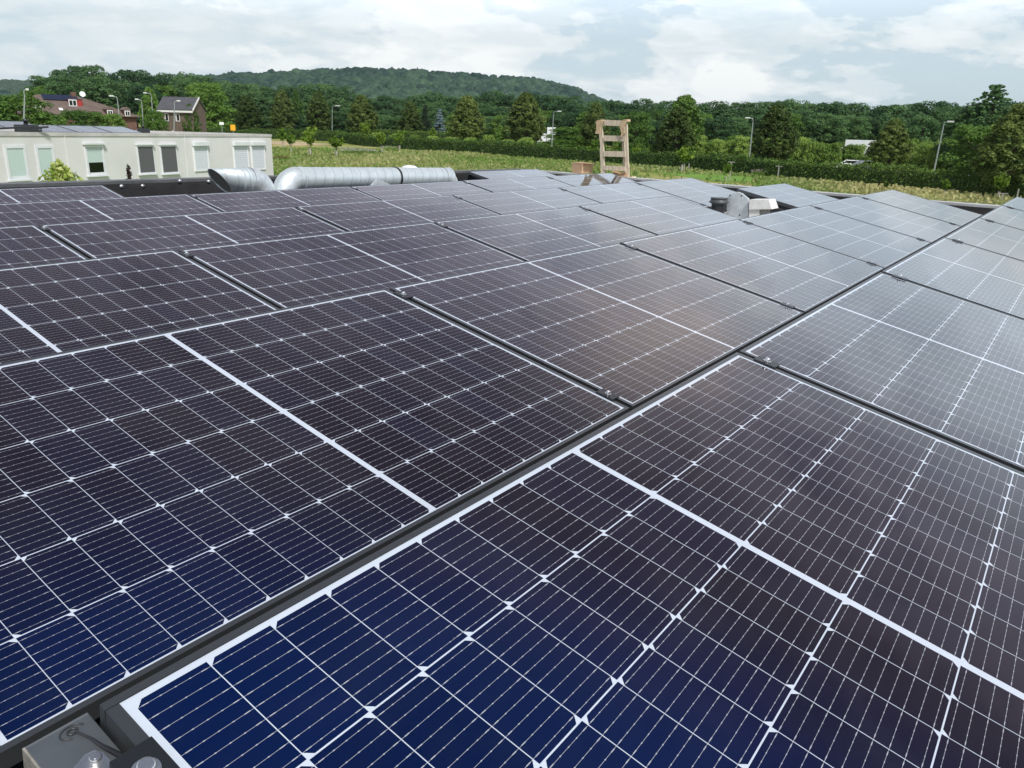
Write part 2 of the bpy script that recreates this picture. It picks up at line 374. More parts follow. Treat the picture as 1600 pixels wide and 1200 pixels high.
# ------------------------------------------------------------------ solar panels
TILT, PITCH_Y, PITCH_X = 0.2204, 1.3088, 1.7378
ROWX = [0.2828, 0.2676, 0.2413, 0.2203, 0.2075, 0.1957]
def make_panel():
    root = empty('solar_panel')
    f = MB(); lip = 0.010; zt, zb = 0.0013, -0.035
    L, W = PL_, PW_
    e = 0.004
    f.box((-e, 0, zb), (L+e, lip, zt)); f.box((-e, W-lip, zb), (L+e, W, zt))
    f.box((-e, lip, zb), (lip, W-lip, zt)); f.box((L-lip, lip, zb), (L+e, W-lip, zt))
    f.build('frame', M_frame, root, bevel=0.0007)
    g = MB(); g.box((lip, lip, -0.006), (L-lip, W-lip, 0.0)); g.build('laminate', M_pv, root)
    d = MB()       # folded sheet: flat flange behind the top edge, then a slope down to the roof
    x0, x1 = -0.010, L+0.016
    prof = [(W-0.020, -0.037), (W+0.002, -0.042), (W+0.060, -0.26), (W+0.10, -0.285)]
    vs = []; fs = []
    for (y, z) in prof: vs += [(x0, y, z), (x1, y, z)]
    for (y, z) in reversed(prof): vs += [(x0, y, z-0.0015), (x1, y, z-0.0015)]
    n = len(prof)*2
    for i in range(n): j = (i+1) % n; fs.append((2*i, 2*j, 2*j+1, 2*i+1))
    fs.append(tuple(2*i for i in range(n))[::-1]); fs.append(tuple(2*i+1 for i in range(n)))
    d.add(vs, fs); d.build('wind_deflector', M_defl, root)
    for x in (0.05, L-0.09):
        r = MB(); r.box((x, 0.02, -0.075), (x+0.04, W-0.02, -0.037)); r.build('mounting_rail', M_clamp, root)
    return root
def add_clamp(root, v):
    c = MB(); xm = PL_ + 0.015
    c.box((xm-0.021, v-0.030, 0.0016), (xm+0.021, v+0.030, 0.0062)); c.box((xm-0.010, v-0.030, -0.034), (xm+0.010, v+0.030, 0.0016))
    cl = c.build('clamp', M_clamp, root, bevel=0.001)
    bo = MB(); T = Matrix.Translation((xm, v, 0.0063))
    bo.lathe([(0.0105, 0), (0.0105, 0.0018)], 20, 0, T); bo.lathe([(0.0068, 0.0018), (0.0068, 0.0085), (0.0058, 0.0095)], 6, 0, T)
    bo.build('bolt', M_zinc, cl)
proto = make_panel()
protoC = copy_tree(proto)
add_clamp(protoC, 0.955); add_clamp(protoC, 0.085)
rows = {0: [0,1,2,3,4,5], 1: [-1,0,1,2,3,4,5], 2: [-1,0,1,2,3,5], 3: [-1,0,1,2,3,4,5], 4: [-1,0,1,2,3,4,5], 5: [0,1,5]}
rown = ['the front right row', 'the second row from the lower right', 'the third row back', 'the fourth row back', 'the fifth row back', 'the rear row by the ducts']
ordn = {0: 'first', 1: 'second', 2: 'third', 3: 'fourth', 4: 'fifth', 5: 'far end', -1: 'near end'}
special = {(0,0): 'large dark blue solar panel nearest the camera, lower right', (1,0): 'solar panel left of the long diagonal gap, with navy near corner',
           (4,5): 'solar panel mirroring the wooden ladder, below cardboard box', (2,3): 'solar panel just left of the white roof vent',
           (2,5): 'small looking solar panel right of the white roof vent', (5,1): 'solar panel left of the ducts beside black membrane',
           (5,5): 'rear solar panel right of the duct end', (5,0): 'leftmost panel of the rear row under the cream building'}
used = set()
for r, idx in rows.items():
    for i in idx:
        last = (i+1) not in idx
        src = proto if last else protoC
        if src.name not in used: o = src; used.add(src.name)
        else: o = copy_tree(src)
        o.location = (ROWX[r] + i*PITCH_X - 0.004, r*PITCH_Y - 0.006*math.cos(TILT), -0.006*math.sin(TILT)); o.rotation_euler = (TILT + random.Random(r*31+i).uniform(-.0022, .0022), random.Random(r*7+i*3).uniform(-.0018, .0018), 0)
        lab = special.get((r, i)) or ('glass solar panel, %s along %s' % (ordn[i], rown[r]))
        tag(o, lab, 'solar panel', 'solar panels in rows on the flat roof')

# ------------------------------------------------------------------ our building: roof, parapets
bld = empty('flat_roofed_building', (0, 0, ground_z(0, 0)))
tag(bld, 'flat roof under the solar panels with black membrane and metal capped edge', 'building')
gz0 = ground_z(0, 0)
def zroof(x, y): return -0.125
XE, YE = 11.6, 8.6
def zpar(x, y):
    if y > 8.5: return 0.188 - 0.0045*(x-3.2)
    return 0.0316 + 0.01395*y
d = MB(); d.box((-8, -9, -0.45), (XE-0.02, YE-0.02, -0.125)); d.build('roof', M_deck, bld).location = (0, 0, -gz0)
d = MB(); d.box((-8.02, -9.02, gz0-0.6), (XE+0.30, YE+0.30, -0.47)); d.build('wall', M_brick2, bld).location = (0, 0, -gz0)
# rear parapet upstand with sagging membrane
def upstand(mb, p0, p1, n, inward, seed):
    rnd = random.Random(seed); P = []
    for i in range(n+1):
        t = i/n; x = p0[0]+(p1[0]-p0[0])*t; y = p0[1]+(p1[1]-p0[1])*t
        zt = zpar(x, y)
        P.append([(x, y, zt-0.030), (x+inward[0]*0.02, y+inward[1]*0.02, zt-0.06 - rnd.uniform(0, .01)),
                  (x+inward[0]*(0.03+rnd.uniform(0, .02)), y+inward[1]*(0.03+rnd.uniform(0, .02)), (zt-0.06)*0.5-0.06),
                  (x+inward[0]*(0.06+rnd.uniform(0, .03)), y+inward[1]*(0.06+rnd.uniform(0, .03)), -0.10),
                  (x+inward[0]*(0.5), y+inward[1]*0.5, -0.121+rnd.uniform(0, .006))])
    vs = [q for col in P for q in col]; m_ = len(P[0]); fs = []
    for i in range(n):
        for k in range(m_-1): fs.append((i*m_+k, i*m_+k+1, (i+1)*m_+k+1, (i+1)*m_+k))
    mb.add(vs, fs, 0, True)
u_ = MB(); upstand(u_, (-8, YE-0.02), (XE-0.02, YE-0.02), 70, (0, -1), 3); upstand(u_, (XE-0.02, YE-0.02), (XE-0.02, -9), 70, (-1, 0), 5)
u_.build('membrane', M_membrane, bld).location = (0, 0, -gz0)
c = MB()
def capseg(mb, a, b, wd, out, mi=0, th=0.05):
    z0, z1 = zpar(*a), zpar(*b); ox, oy = out
    vs = []
    for dz in (-th, 0):
        for (p, z) in ((a, z0), (b, z1)): vs.append((p[0], p[1], z+dz))
        for (p, z) in ((b, z1), (a, z0)): vs.append((p[0]+ox*wd, p[1]+oy*wd, z+dz-0.004))
    mb.hexa(vs, mi)
x = -8.0
while x < XE-0.2:
    x2 = min(x+2.5, XE+0.28); capseg(c, (x, YE), (x2-0.004, YE), 0.28, (0, 1)); x = x2
c.build('parapet_cap', M_cap_dark, bld, bevel=0.004).location = (0, 0, -gz0)
c = MB(); y = YE-0.004
while y > -8.9:
    y2 = max(y-2.5, -9.0); capseg(c, (XE, y), (XE, y2+0.004), 0.26, (1, 0), 0, 0.035); y = y2
c.build('parapet_cap', M_cap_light, bld, bevel=0.003).location = (0, 0, -gz0)
c = MB(); c.box((-8, YE+0.002, -0.5), (XE+0.27, YE+0.27, 0.05)); c.box((XE+0.002, -9, -0.5), (XE+0.24, YE, -0.15)); c.build('parapet', M_brick2, bld).location = (0, 0, -gz0)
# washers along the rear upstand
wsh = MB()
for px, py in ((190, 291), (223, 290.5), (281, 283), (326, 283.5), (411, 281.5)):
    p = at_y(px, py, YE-0.045); T = Matrix.Translation(p) @ Matrix.Rotation(math.pi/2, 4, 'X')
    wsh.lathe([(0.022, -0.004), (0.022, 0.004), (0.01, 0.012)], 12, 0, T)
wsh.build('fixing_washers', M_zinc, bld).location = (0, 0, -gz0)

# ------------------------------------------------------------------ ducts
def arc(c, a0, a1, R, ax, ay, n=14):
    return [Vector(c) + Vector(ax)*(R*math.cos(a0+(a1-a0)*i/n)) + Vector(ay)*(R*math.sin(a0+(a1-a0)*i/n)) for i in range(n+1)]
YD = 7.15
pA = at_y(462, 261, YD); pB = at_y(690, 262, YD)
RD = 0.118
ztop = (pA.z+pB.z)/2
zl, zr = pA.z-RD, pB.z-RD
root = empty('ventilation_duct', (pA.x, YD, -0.125)); tag(root, 'long horizontal galvanised spiral duct, elbows down at both ends', 'duct')
ctr = Vector((pA.x, YD, zl))
sb = MB(); Ls = (pB.x-pA.x); seg = [Vector((pA.x+Ls*t, YD, zl+(zr-zl)*t)) for t in np.linspace(0, 1, 12)]
def rel(pts, o): return [Vector(p)-o for p in pts]
sb.tube(rel(seg, seg[0]), RD, 40, 0, False); so = sb.build('straight_section', M_duct, root); so.location = seg[0]-root.location
Rb = 0.17
e = MB(); pts = arc(seg[0]-Vector((0, 0, Rb)), math.pi/2, math.pi, Rb, (1, 0, 0), (0, 0, 1)); pts += [pts[-1]-Vector((0, 0, .05)), pts[-1]-Vector((0, 0, .35))]
e.tube(rel(pts, root.location), RD+0.003, 40, 0, False); e.build('elbow', M_galv, root)
e = MB(); pts = arc(seg[-1]-Vector((0, 0, Rb)), math.pi/2, 0, Rb, (1, 0, 0), (0, 0, 1)); pts += [pts[-1]-Vector((0, 0, .05)), pts[-1]-Vector((0, 0, .35))]
e.tube(rel(pts, root.location), RD+0.003, 40, 0, False); e.build('elbow', M_galv, root)
jt = at_y(617, 272, YD); e = MB(); cx_ = jt.x
e.tube(rel([(cx_-.012, YD, zl+(zr-zl)*.65), (cx_+.012, YD, zl+(zr-zl)*.65)], root.location), RD+0.009, 40); e.build('joint_band', M_clamp, root)
for (px_) in (470, 700):
    q = at_y(px_, 272, YD); e = MB(); tt = (q.x-pA.x)/Ls; zc = zl+(zr-zl)*tt
    e.tube(rel([(q.x-.008, YD, zc), (q.x+.008, YD, zc)], root.location), RD+0.006, 40); e.build('joint_band', M_galv, root)
# intake cowl left of it
YC = YD+0.05
pC = at_y(388, 262, YC); zc = pC.z-RD
root = empty('intake_duct', (pC.x, YC, -0.125)); tag(root, 'short galvanised duct with slanted open mouth facing left', 'duct')
o0 = root.location
s = MB(); n = 40; pm = at_y(328, 263, YC); pl = at_y(356, 290, YC)
ringA = []; ringB = []; ringC = []
for k in range(n):
    a = k*2*math.pi/n; cy__, cz = math.sin(a), math.cos(a)
    f_ = (1-cz)/2
    xm = pm.x*(1-f_) + (pl.x)*f_
    ringA.append((xm-o0.x, cy__*RD, zc+cz*RD-o0.z)); ringB.append((pC.x-o0.x, cy__*RD, zc+cz*RD-o0.z)); ringC.append((xm-o0.x+.002, cy__*(RD-.004), zc+cz*(RD-.004)-o0.z))
ringD = [(pC.x-o0.x, y_*(RD-.004)/RD, (z_-(zc-o0.z))*(RD-.004)/RD+(zc-o0.z)) for (_, y_, z_) in ringB]
vs = ringA+ringB+ringC+ringD; fs = []
for k in range(n):
    j = (k+1) % n; fs += [(k, j, n+j, n+k), (2*n+j, 2*n+k, 3*n+k, 3*n+j), (j, k, 2*n+k, 2*n+j)]
s.add(vs, fs, 0, True); s.build('mouth_section', M_duct, root)
msh = MB(); msh.add([(x_+.015, y_, z_) for x_, y_, z_ in ringC], [tuple(range(n))]); msh.build('bird_mesh', mat('dark_mesh', (0.16, 0.16, 0.15), 0.7, 0.3), root)
e = MB(); c0 = Vector((0, 0, zc-o0.z-Rb)); pts = arc(c0, math.pi/2, 0, Rb, (1, 0, 0), (0, 0, 1)); pts += [pts[-1]-Vector((0, 0, .05)), pts[-1]-Vector((0, 0, .35))]
e.tube(pts, RD+0.003, 40, 0, False); e.build('elbow', M_galv, root)
for dx in (-.03, -.12):
    e = MB(); e.tube([(dx-.006, 0, zc-o0.z), (dx+.006, 0, zc-o0.z)], RD+0.004, 40); e.build('joint_band', M_galv, root)
# triangular support plate
p0 = at_y(579, 291, YD-0.35); p1 = at_y(590, 279, YD-0.35); p2 = at_y(616, 291, YD-0.35)
s = MB(); vs = []
for dy in (0, 0.02):
    for q in (p0, p1, p2, Vector((p2.x, p2.y, -0.12)), Vector((p0.x, p0.y, -0.12))): vs.append(q - p0 + Vector((0, dy, 0)))
s.add(vs, [(0,1,2,3,4), (9,8,7,6,5), (0,5,6,1), (1,6,7,2), (2,7,8,3), (3,8,9,4), (4,9,5,0)])
tag(s.build('steel_bracket', M_galv, None, loc=p0), 'galvanised triangular plate below the middle of the long duct', 'bracket')
# white dome vent behind the duct
pv_ = at_y(640, 262, YD+0.45)
s = MB(); s.lathe([(0.06, -0.40), (0.06, 0.01), (0.105, 0.02), (0.11, 0.035), (0.085, 0.06), (0.04, 0.07)], 24)
tag(s.build('dome_vent', M_white, None, loc=(pv_.x, pv_.y, pv_.z-0.04)), 'white domed vent showing above the long duct', 'vent')
# clutter at the right end of the duct
q = at_z(748, 279, -0.08); s = MB()
for k in range(7):
    rn = random.Random(k+50); a = Matrix.Translation((rn.uniform(-.25, .3), rn.uniform(-.1, .12), rn.uniform(0, .05))) @ Matrix.Rotation(rn.uniform(0, 3), 4, 'Z') @ Matrix.Rotation(rn.uniform(-.3, .3), 4, 'X')
    s.box((-.12, -.03, -.02), (.12, .03, .02), 0, a)
tag(s.build('ballast_scraps', M_black, None, loc=q), 'black mounting scraps lying past the right end of the duct', 'roof scraps')

# ------------------------------------------------------------------ roof vents in the gap
base = at_z(1150, 345, -0.11)
s = MB(); T = Matrix.Translation(Vector((8.15, 3.35, -0.125)))
s.box((-0.35, -1.15, 0), (2.3, 0.75, 0.02)); pad = s.build('flashing_pad', M_pad, None, loc=(7.9, 3.3, -0.125)); tag(pad, 'pale gritty roof patch under the vents', 'roof patch')
pb = at_x(1124, 345, 8.35)
gp = at_z(1124, 334, -0.10)
PX = 8.35
top = at_x(1124, 309, PX); z1 = top.z
wv = (at_x(1140, 320, PX)-at_x(1110, 320, PX)).length/2
root = empty('soil_vent', (PX, top.y, -0.105)); tag(root, 'black round vent pipe with grey flared cap', 'vent pipe')
hh = z1+0.105
s = MB(); s.lathe([(wv*.62, 0), (wv*.70, hh-0.065)], 28); s.build('pipe', M_black, root)
s = MB(); s.lathe([(wv*.74, hh-0.064), (wv*1.0, hh-0.046), (wv*.97, hh-0.041), (wv*.82, hh-0.026), (wv*.80, hh-0.010), (wv*.84, hh-0.008), (wv*.84, hh)], 28); s.build('cap', M_blackcap, root)
PX = 8.45
def px3(px, py, X=None): return at_x(px, py, PX if X is None else X)
# galvanised hood plate
vs = [px3(1135, 339), px3(1136, 308), px3(1142, 303), px3(1152, 300), px3(1158, 302), px3(1169, 311), px3(1170, 339)]
vs[0].z = -0.105; vs[-1].z = -0.105
s = MB(); a0 = vs[0].copy(); V = [v-a0 for v in vs]; V2 = [v+Vector((0.05, 0, 0)) for v in V]; n = len(V)
s.add(V+V2, [tuple(range(n)), tuple(range(2*n-1, n-1, -1))]+[(i, i+n, (i+1) % n+n, (i+1) % n) for i in range(n)])
hd = s.build('vent_housing', M_galv, None, bevel=0.004, loc=a0); tag(hd, 'galvanised sheet vent housing between black pipe and white outlet', 'vent housing')
s = MB()
for px, py in ((1159, 306), (1156, 336), (1141, 305)):
    q = px3(px, py)-a0; s.lathe([(0.008, 0), (0.008, .006)], 8, 0, Matrix.Translation(q+Vector((-.001, 0, 0))) @ Matrix.Rotation(-math.pi/2, 4, 'Y'))
s.build('screw', M_clamp, hd)
# white outlet: hood over a narrower neck
root = empty('white_outlet', px3(1182, 339)); root.location.z = -0.105; tag(root, 'white box outlet with overhanging hood', 'vent')
o0 = root.location.copy()
def quadprism(pxs, dx, name, m_, x=None):
    vs = [px3(a, b, x)-o0 for a, b in pxs]; n = len(vs); v2 = [v+Vector((dx, 0, 0)) for v in vs]
    s = MB(); s.add(vs+v2, [tuple(range(n)), tuple(range(2*n-1, n-1, -1))]+[(i, i+n, (i+1) % n+n, (i+1) % n) for i in range(n)])
    return s.build(name, m_, root, bevel=0.004)
quadprism([(1170, 328), (1170.5, 312), (1201, 312), (1206, 327)], 0.22, 'hood', M_cream, 8.40)
quadprism([(1170, 340), (1170, 328), (1186, 328), (1186, 340)], 0.20, 'neck', M_cream, 8.42)
quadprism([(1186, 340), (1186, 328), (1196, 328), (1196, 340)], 0.16, 'louvre', M_slab, 8.46)
sl = MB()
for k in range(3):
    rn = random.Random(k); sl.box((k*.16, 0, 0), (k*.16+.13, .09, .035), 0, Matrix.Rotation(rn.uniform(-.2, .2), 4, 'Z'))
tag(sl.build('stone_rubble', M_pad, None, loc=(7.95, 3.0, -0.104), bevel=0.008), 'small pale rubble lying at the foot of the vents', 'rubble')

# ------------------------------------------------------------------ foreground mounting hardware
corner = Matrix.Translation((ROWX[0]-0.004, -0.006*math.cos(TILT), -0.006*math.sin(TILT))) @ Matrix.Rotation(TILT, 4, 'X')
root = empty('mounting_bracket'); root.matrix_world = corner @ Matrix.Translation((0, PW_, 0))
tag(root, 'grey folded mounting bracket with zinc plate at the lower left corner', 'bracket')
s = MB(); s.box((-0.0650, -0.17, -0.0245), (-0.0065, 0.0165, -0.022)); s.box((-0.0650, 0.0165, -0.075), (-0.0065, 0.019, -0.022)); s.build('base_plate', M_defl, root, bevel=0.0006)
s = MB(); s.box((-0.0675, -0.17, -0.080), (-0.0651, 0.019, -0.0222)); s.box((-0.070, -0.015, -0.040), (-0.0676, -0.006, -0.036)); s.box((-0.0688, -0.045, -0.046), (-0.0676, -0.020, -0.036)); s.build('cut_end', mat('raw_aluminium', (0.50, 0.47, 0.40), 0.45, 0.5, noise=(90, 0.35)), root, bevel=0.0004)
s = MB(); s.tube([Vector((-0.0274+0.0115*math.cos(a), 0.0065+0.0075*math.sin(a), -0.0216)) for a in np.linspace(0.2, 4.4, 20)], 0.0008, 6)
s.tube([Vector((-0.0274+0.0045*math.cos(a), 0.0065+0.0032*math.sin(a), -0.0214)) for a in np.linspace(0, 6.28, 16)], 0.0012, 6)
s.tube([(-0.0250, 0.004, -0.0212), (-0.0195, -0.012, -0.0206), (-0.0165, -0.028, -0.0200), (-0.0095, -0.052, -0.0190), (-0.0085, -0.15, -0.0190)], [0.0012, 0.0016, 0.0022, 0.0032, 0.0034], 8)
s.build('retaining_spring', M_black, root)
s = MB(); zt_ = -0.0180
P8 = [(-0.0485, -0.155), (-0.0195, -0.155), (-0.0195, -0.036), (-0.0245, -0.0285), (-0.033, -0.0275), (-0.0485, -0.0350)]
s.add([(a, b, -0.0219) for a, b in P8]+[(a, b, zt_) for a, b in P8], [tuple(range(5, -1, -1)), tuple(range(6, 12))]+[(i, (i+1) % 6, (i+1) % 6+6, i+6) for i in range(6)])
z_ = s.build('fixing_plate', M_zinc, root, bevel=0.0008)
T = Matrix.Translation((-0.0295, -0.0405, zt_+.0002)); s = MB(); s.lathe([(0.0082, 0), (0.0082, .0012)], 24, 0, T); s.lathe([(0.0056, .0012), (0.0056, .0055), (0.0048, 0.0062)], 24, 0, T); s.lathe([(0.0030, .0063), (0.0030, .0066)], 6, 0, T); s.build('bolt', M_zinc, z_)
root = empty('end_clamp'); root.matrix_world = corner @ Matrix.Translation((-0.010, PW_-0.100, 0))
tag(root, 'dark end clamp with bright bolt at the nearest panel corner', 'clamp')
s = MB(); s.box((-0.022, -0.030, -0.034), (0.0, 0.030, 0.0062)); s.box((-0.022, -0.030, 0.0062), (0.019, 0.030, 0.0105)); s.build('body', M_clamp, root, bevel=0.001)
s = MB(); T = Matrix.Translation((-0.004, 0, 0.0106)); s.lathe([(0.013, 0), (0.013, .002)], 24, 0, T); s.lathe([(0.0085, .002), (0.0085, .0085), (0.007, 0.0095)], 24, 0, T); s.build('bolt', M_zinc, root)

# ------------------------------------------------------------------ wooden ladder and cardboard on the parapet
XL = 11.72
def lp(px, py, x=XL): return at_x(px, py, x)
o0 = lp(960, 279); o0.z = zpar(11.6, o0.y)
root = empty('wooden_ladder', o0); tag(root, 'weathered wooden ladder frame rising above the roof edge', 'ladder')
def bar(name, a, b, wa, th, m_, parent, jit=0, seed=0, wb=None):
    a = Vector(a)-o0; b = Vector(b)-o0; n = 7 if jit else 1; rnd = random.Random(seed); s = MB(); vs = []
    t = (b-a).normalized(); side = t.cross(Vector((1, 0, 0))).normalized()
    for i in range(n+1):
        c_ = a.lerp(b, i/n) + side*rnd.uniform(-jit, jit); wd = wa + ((wb or wa)-wa)*i/n + rnd.uniform(-jit, jit)
        for sx, sy in ((0, -1), (0, 1), (1, 1), (1, -1)): vs.append(c_ + side*(sy*wd/2) + Vector((sx*th, 0, 0)))
    fs = [(3, 2, 1, 0), tuple(4*n+k for k in range(4))]
    for i in range(n):
        for k in range(4): fs.append((4*i+k, 4*i+(k+1) % 4, 4*i+4+(k+1) % 4, 4*i+4+k))
    s.add(vs, fs); return s.build(name, m_, parent)
ppm = (lp(970, 230)-lp(960, 230)).length/10
bar('upright', lp(942, 276), lp(938, 189), 5.6*ppm, 0.035, M_wood, root, 0.006, 1)
bar('upright', lp(980.5, 277), lp(977, 188), 4.0*ppm, 0.035, M_wood, root, 0.006, 2)
bar('upright', lp(975.5, 272, XL+.07), lp(973, 214, XL+.07), 3.2*ppm, 0.04, M_wood, root, 0.003, 3)
for k, (y0, y1) in enumerate(((191.5, 193), (216, 216.5), (240, 241), (262, 264))):
    bar('rung', lp(943, y0, XL-.012), lp(977, y1, XL-.012), (7.4 if k < 3 else 6.0)*ppm, 0.02, M_wood, root, 0.0, 4)
# curled wraps over the upright tops: thick bent sheets
def wrap(pxs, name, wdt):
    pts = [lp(a, b, XL-.03)-o0 for a, b in pxs]; s = MB(); vs = []; n = len(pts)
    for i, p in enumerate(pts):
        t = (pts[min(i+1, n-1)]-pts[max(i-1, 0)]).normalized(); nn = t.cross(Vector((1, 0, 0))).normalized()
        for sx, sn in ((0, 1), (0, -1), (1, -1), (1, 1)): vs.append(p + Vector((sx*wdt, 0, 0)) + nn*(sn*0.008))
    fs = [(3, 2, 1, 0), tuple(4*(n-1)+k for k in range(4))]
    for i in range(n-1):
        for k in range(4): fs.append((4*i+k, 4*i+(k+1) % 4, 4*i+4+(k+1) % 4, 4*i+4+k))
    s.add(vs, fs, 0, False); return s.build(name, M_foam, root)
s = MB()
def sheet(pxs, name, xo):
    vs = [lp(a, b, XL-xo)-o0 for a, b in pxs]; n = len(vs); v2 = [v+Vector((.02, 0, 0)) for v in vs]
    s = MB(); s.add(vs+v2, [tuple(range(n)), tuple(range(2*n-1, n-1, -1))]+[(i, i+n, (i+1) % n+n, (i+1) % n) for i in range(n)]); return s.build(name, M_foam, root, bevel=0.003)
sheet([(929.5, 209), (931.5, 202), (931.5, 192), (934, 188), (938, 187), (942, 188), (941, 193), (938.5, 200), (937.5, 209.5)], 'edge_padding', 0.06)
wrap([(930, 192), (934, 188.3), (940, 187.5), (943, 189.5)], 'edge_padding', 0.10)
sheet([(968, 196), (970, 191), (975, 188.5), (979.5, 188), (977.5, 193), (975.5, 199), (975.5, 208), (972, 214), (968.5, 214), (971, 208), (968, 200)], 'edge_padding', 0.06)
wrap([(970, 190.5), (975, 187.5), (980, 187), (980, 190)], 'edge_padding', 0.10)
bar('foot_board', lp(975, 279, XL-.05), lp(987, 277.5, XL-.05), 3*ppm, 0.16, M_wood, root)
# cardboard box
b0 = lp(893, 276, 11.75); zb_ = zpar(11.6, b0.y)
bw = (lp(914, 265, 11.75)-lp(893, 265, 11.75)).length; bh = lp(893, 254.5, 11.75).z-zb_
root = empty('cardboard_box', (11.75, b0.y, zb_)); tag(root, 'open brown cardboard box standing on the roof edge left of the ladder', 'cardboard box')
s = MB(); wy = -bw*0.9
T_ = 0.004; D_ = 0.26
Rz = Matrix.Rotation(rad(-14), 4, 'Z')
s.box((0, wy, 0), (T_, 0, bh), 0, Rz); s.box((D_, wy, 0), (D_+T_, 0, bh), 0, Rz); s.box((T_, wy, 0), (D_, wy+T_, bh), 0, Rz); s.box((T_, -T_, 0), (D_, 0, bh), 0, Rz); s.box((T_, wy+T_, 0.001), (D_, -T_, 0.005), 0, Rz)
s.build('carton', M_card, root)
s = MB(); s.box((0.01, wy-0.125, bh+.002), (D_-.01, wy+0.0, bh+.006), 0, Rz @ Matrix.Translation((0, 0, 0)) @ Matrix.Translation((0, 0, 0)) ); s.build('flap', M_card, root)
s = MB(); s.box((0.01, wy+0.01, bh+.004), (0.18, -0.01, bh+.008), 0, Rz @ Matrix.Rotation(rad(-3), 4, 'Y')); s.build('flap', M_card, root)
b1 = lp(957, 277, 11.62); s = MB(); wb_ = (lp(976, 270, 11.62)-lp(957, 270, 11.62)).length; hb = lp(957, 267.5, 11.62).z-zpar(11.6, b1.y)
Rz = Matrix.Rotation(rad(12), 4, 'Z')
s.box((0, -wb_, 0), (0.004, -wb_*.45, hb*.8), 0, Rz); s.box((0, -wb_*.45, 0), (0.004, 0, hb), 0, Rz); s.box((0.004, -wb_, 0), (0.2, -wb_+.004, hb*.8), 0, Rz); s.box((0.004, -.004, 0), (.2, 0, hb), 0, Rz)
s.box((-0.05, -wb_*.62, hb*.95), (0.06, -wb_*.02, hb*.97), 0, Rz @ Matrix.Rotation(rad(14), 4, 'X')); s.box((-0.03, -wb_*1.0, hb*.8), (0.10, -wb_*.66, hb*.82), 0, Rz)
tag(s.build('torn_carton', M_card, None, loc=(11.62, b1.y, zpar(11.6, b1.y)+.001)), 'torn low cardboard carton behind the foot of the ladder', 'cardboard box')

# ------------------------------------------------------------------ neighbour building
WA = at_d(0, 205, 31.5); WB = at_d(422, 210, 44.0)
WA = Vector((WA.x, WA.y, 0.36)); WB = Vector((WB.x, WB.y, 0.36))
wd = (WB-WA); wd.z = 0; WLEN = wd.length; wd.normalize(); wn = Vector((wd.y, -wd.x, 0))     # wn faces us
if wn.dot(CAM-WA) < 0: wn = -wn
def on_wall(px, py):       # -> (s along wall, z)
    d = ray(px, py); t = (WA-CAM).dot(wn)/d.dot(wn); p = CAM+d*t; return (p-WA).dot(wd), p.z
gN = ground_z(WA.x, WA.y)
nb = empty('neighbouring_building', (WA.x, WA.y, gN), (0, 0, math.atan2(wd.y, wd.x)))
tag(nb, 'long low cream rendered building with small windows and flat roof', 'building')
zr = lambda s: on_wall_top(s)
ZT = [(-16, 0.0)]
def wl(s, off, z): return (s, -off, z-gN)      # local: x along wall, -y towards us
sgn = 1 if Vector((0, -1, 0)).dot(Vector((wn.dot(wd), wn.dot(Vector((-wd.y, wd.x, 0))), 0))) > 0 else -1
s1 = on_wall(105, 250)[0]; s2 = on_wall(289, 240)[0]
zt0 = on_wall(0, 205.0)[1]; zt1 = on_wall(105, 207.3)[1]; zt2 = on_wall(289, 209)[1]; zt3 = on_wall(422, 210.2)[1]
ztop_n = (zt0+zt1+zt2+zt3)/4
s = MB()
DEP = 13.0
for a, b, off in ((-18, s1, 0.0), (s1, s2, 0.03), (s2, WLEN, 0.055)):
    s.box((a+0.002, -off, -0.6), (b, DEP, ztop_n-gN-0.12), 0)
nw = s.build('wall', M_stucco, nb)
s = MB()
for a, b, off in ((-18, s1, 0.0), (s1, s2, 0.03), (s2, WLEN, 0.055)):
    s.box((a+0.003, -off-0.03, ztop_n-gN-0.119), (b+0.02, 0.30, ztop_n-gN), 0)
s.box((-18, DEP-0.3, ztop_n-gN-0.119), (WLEN, DEP+0.02, ztop_n-gN+0.06), 0)
s.box((WLEN-0.26, 0.302, ztop_n-gN-0.119), (WLEN+.02, DEP-0.31, ztop_n-gN+0.002), 0)
s.build('coping', M_coping, nb)
s = MB(); s.box((-17.9, 0.302, ztop_n-gN-0.119), (WLEN-0.27, DEP-0.31, ztop_n-gN-0.06)); s.build('roof', M_pad, nb)
def off_at(s_): return 0.0 if s_ < s1 else (0.03 if s_ < s2 else 0.055)
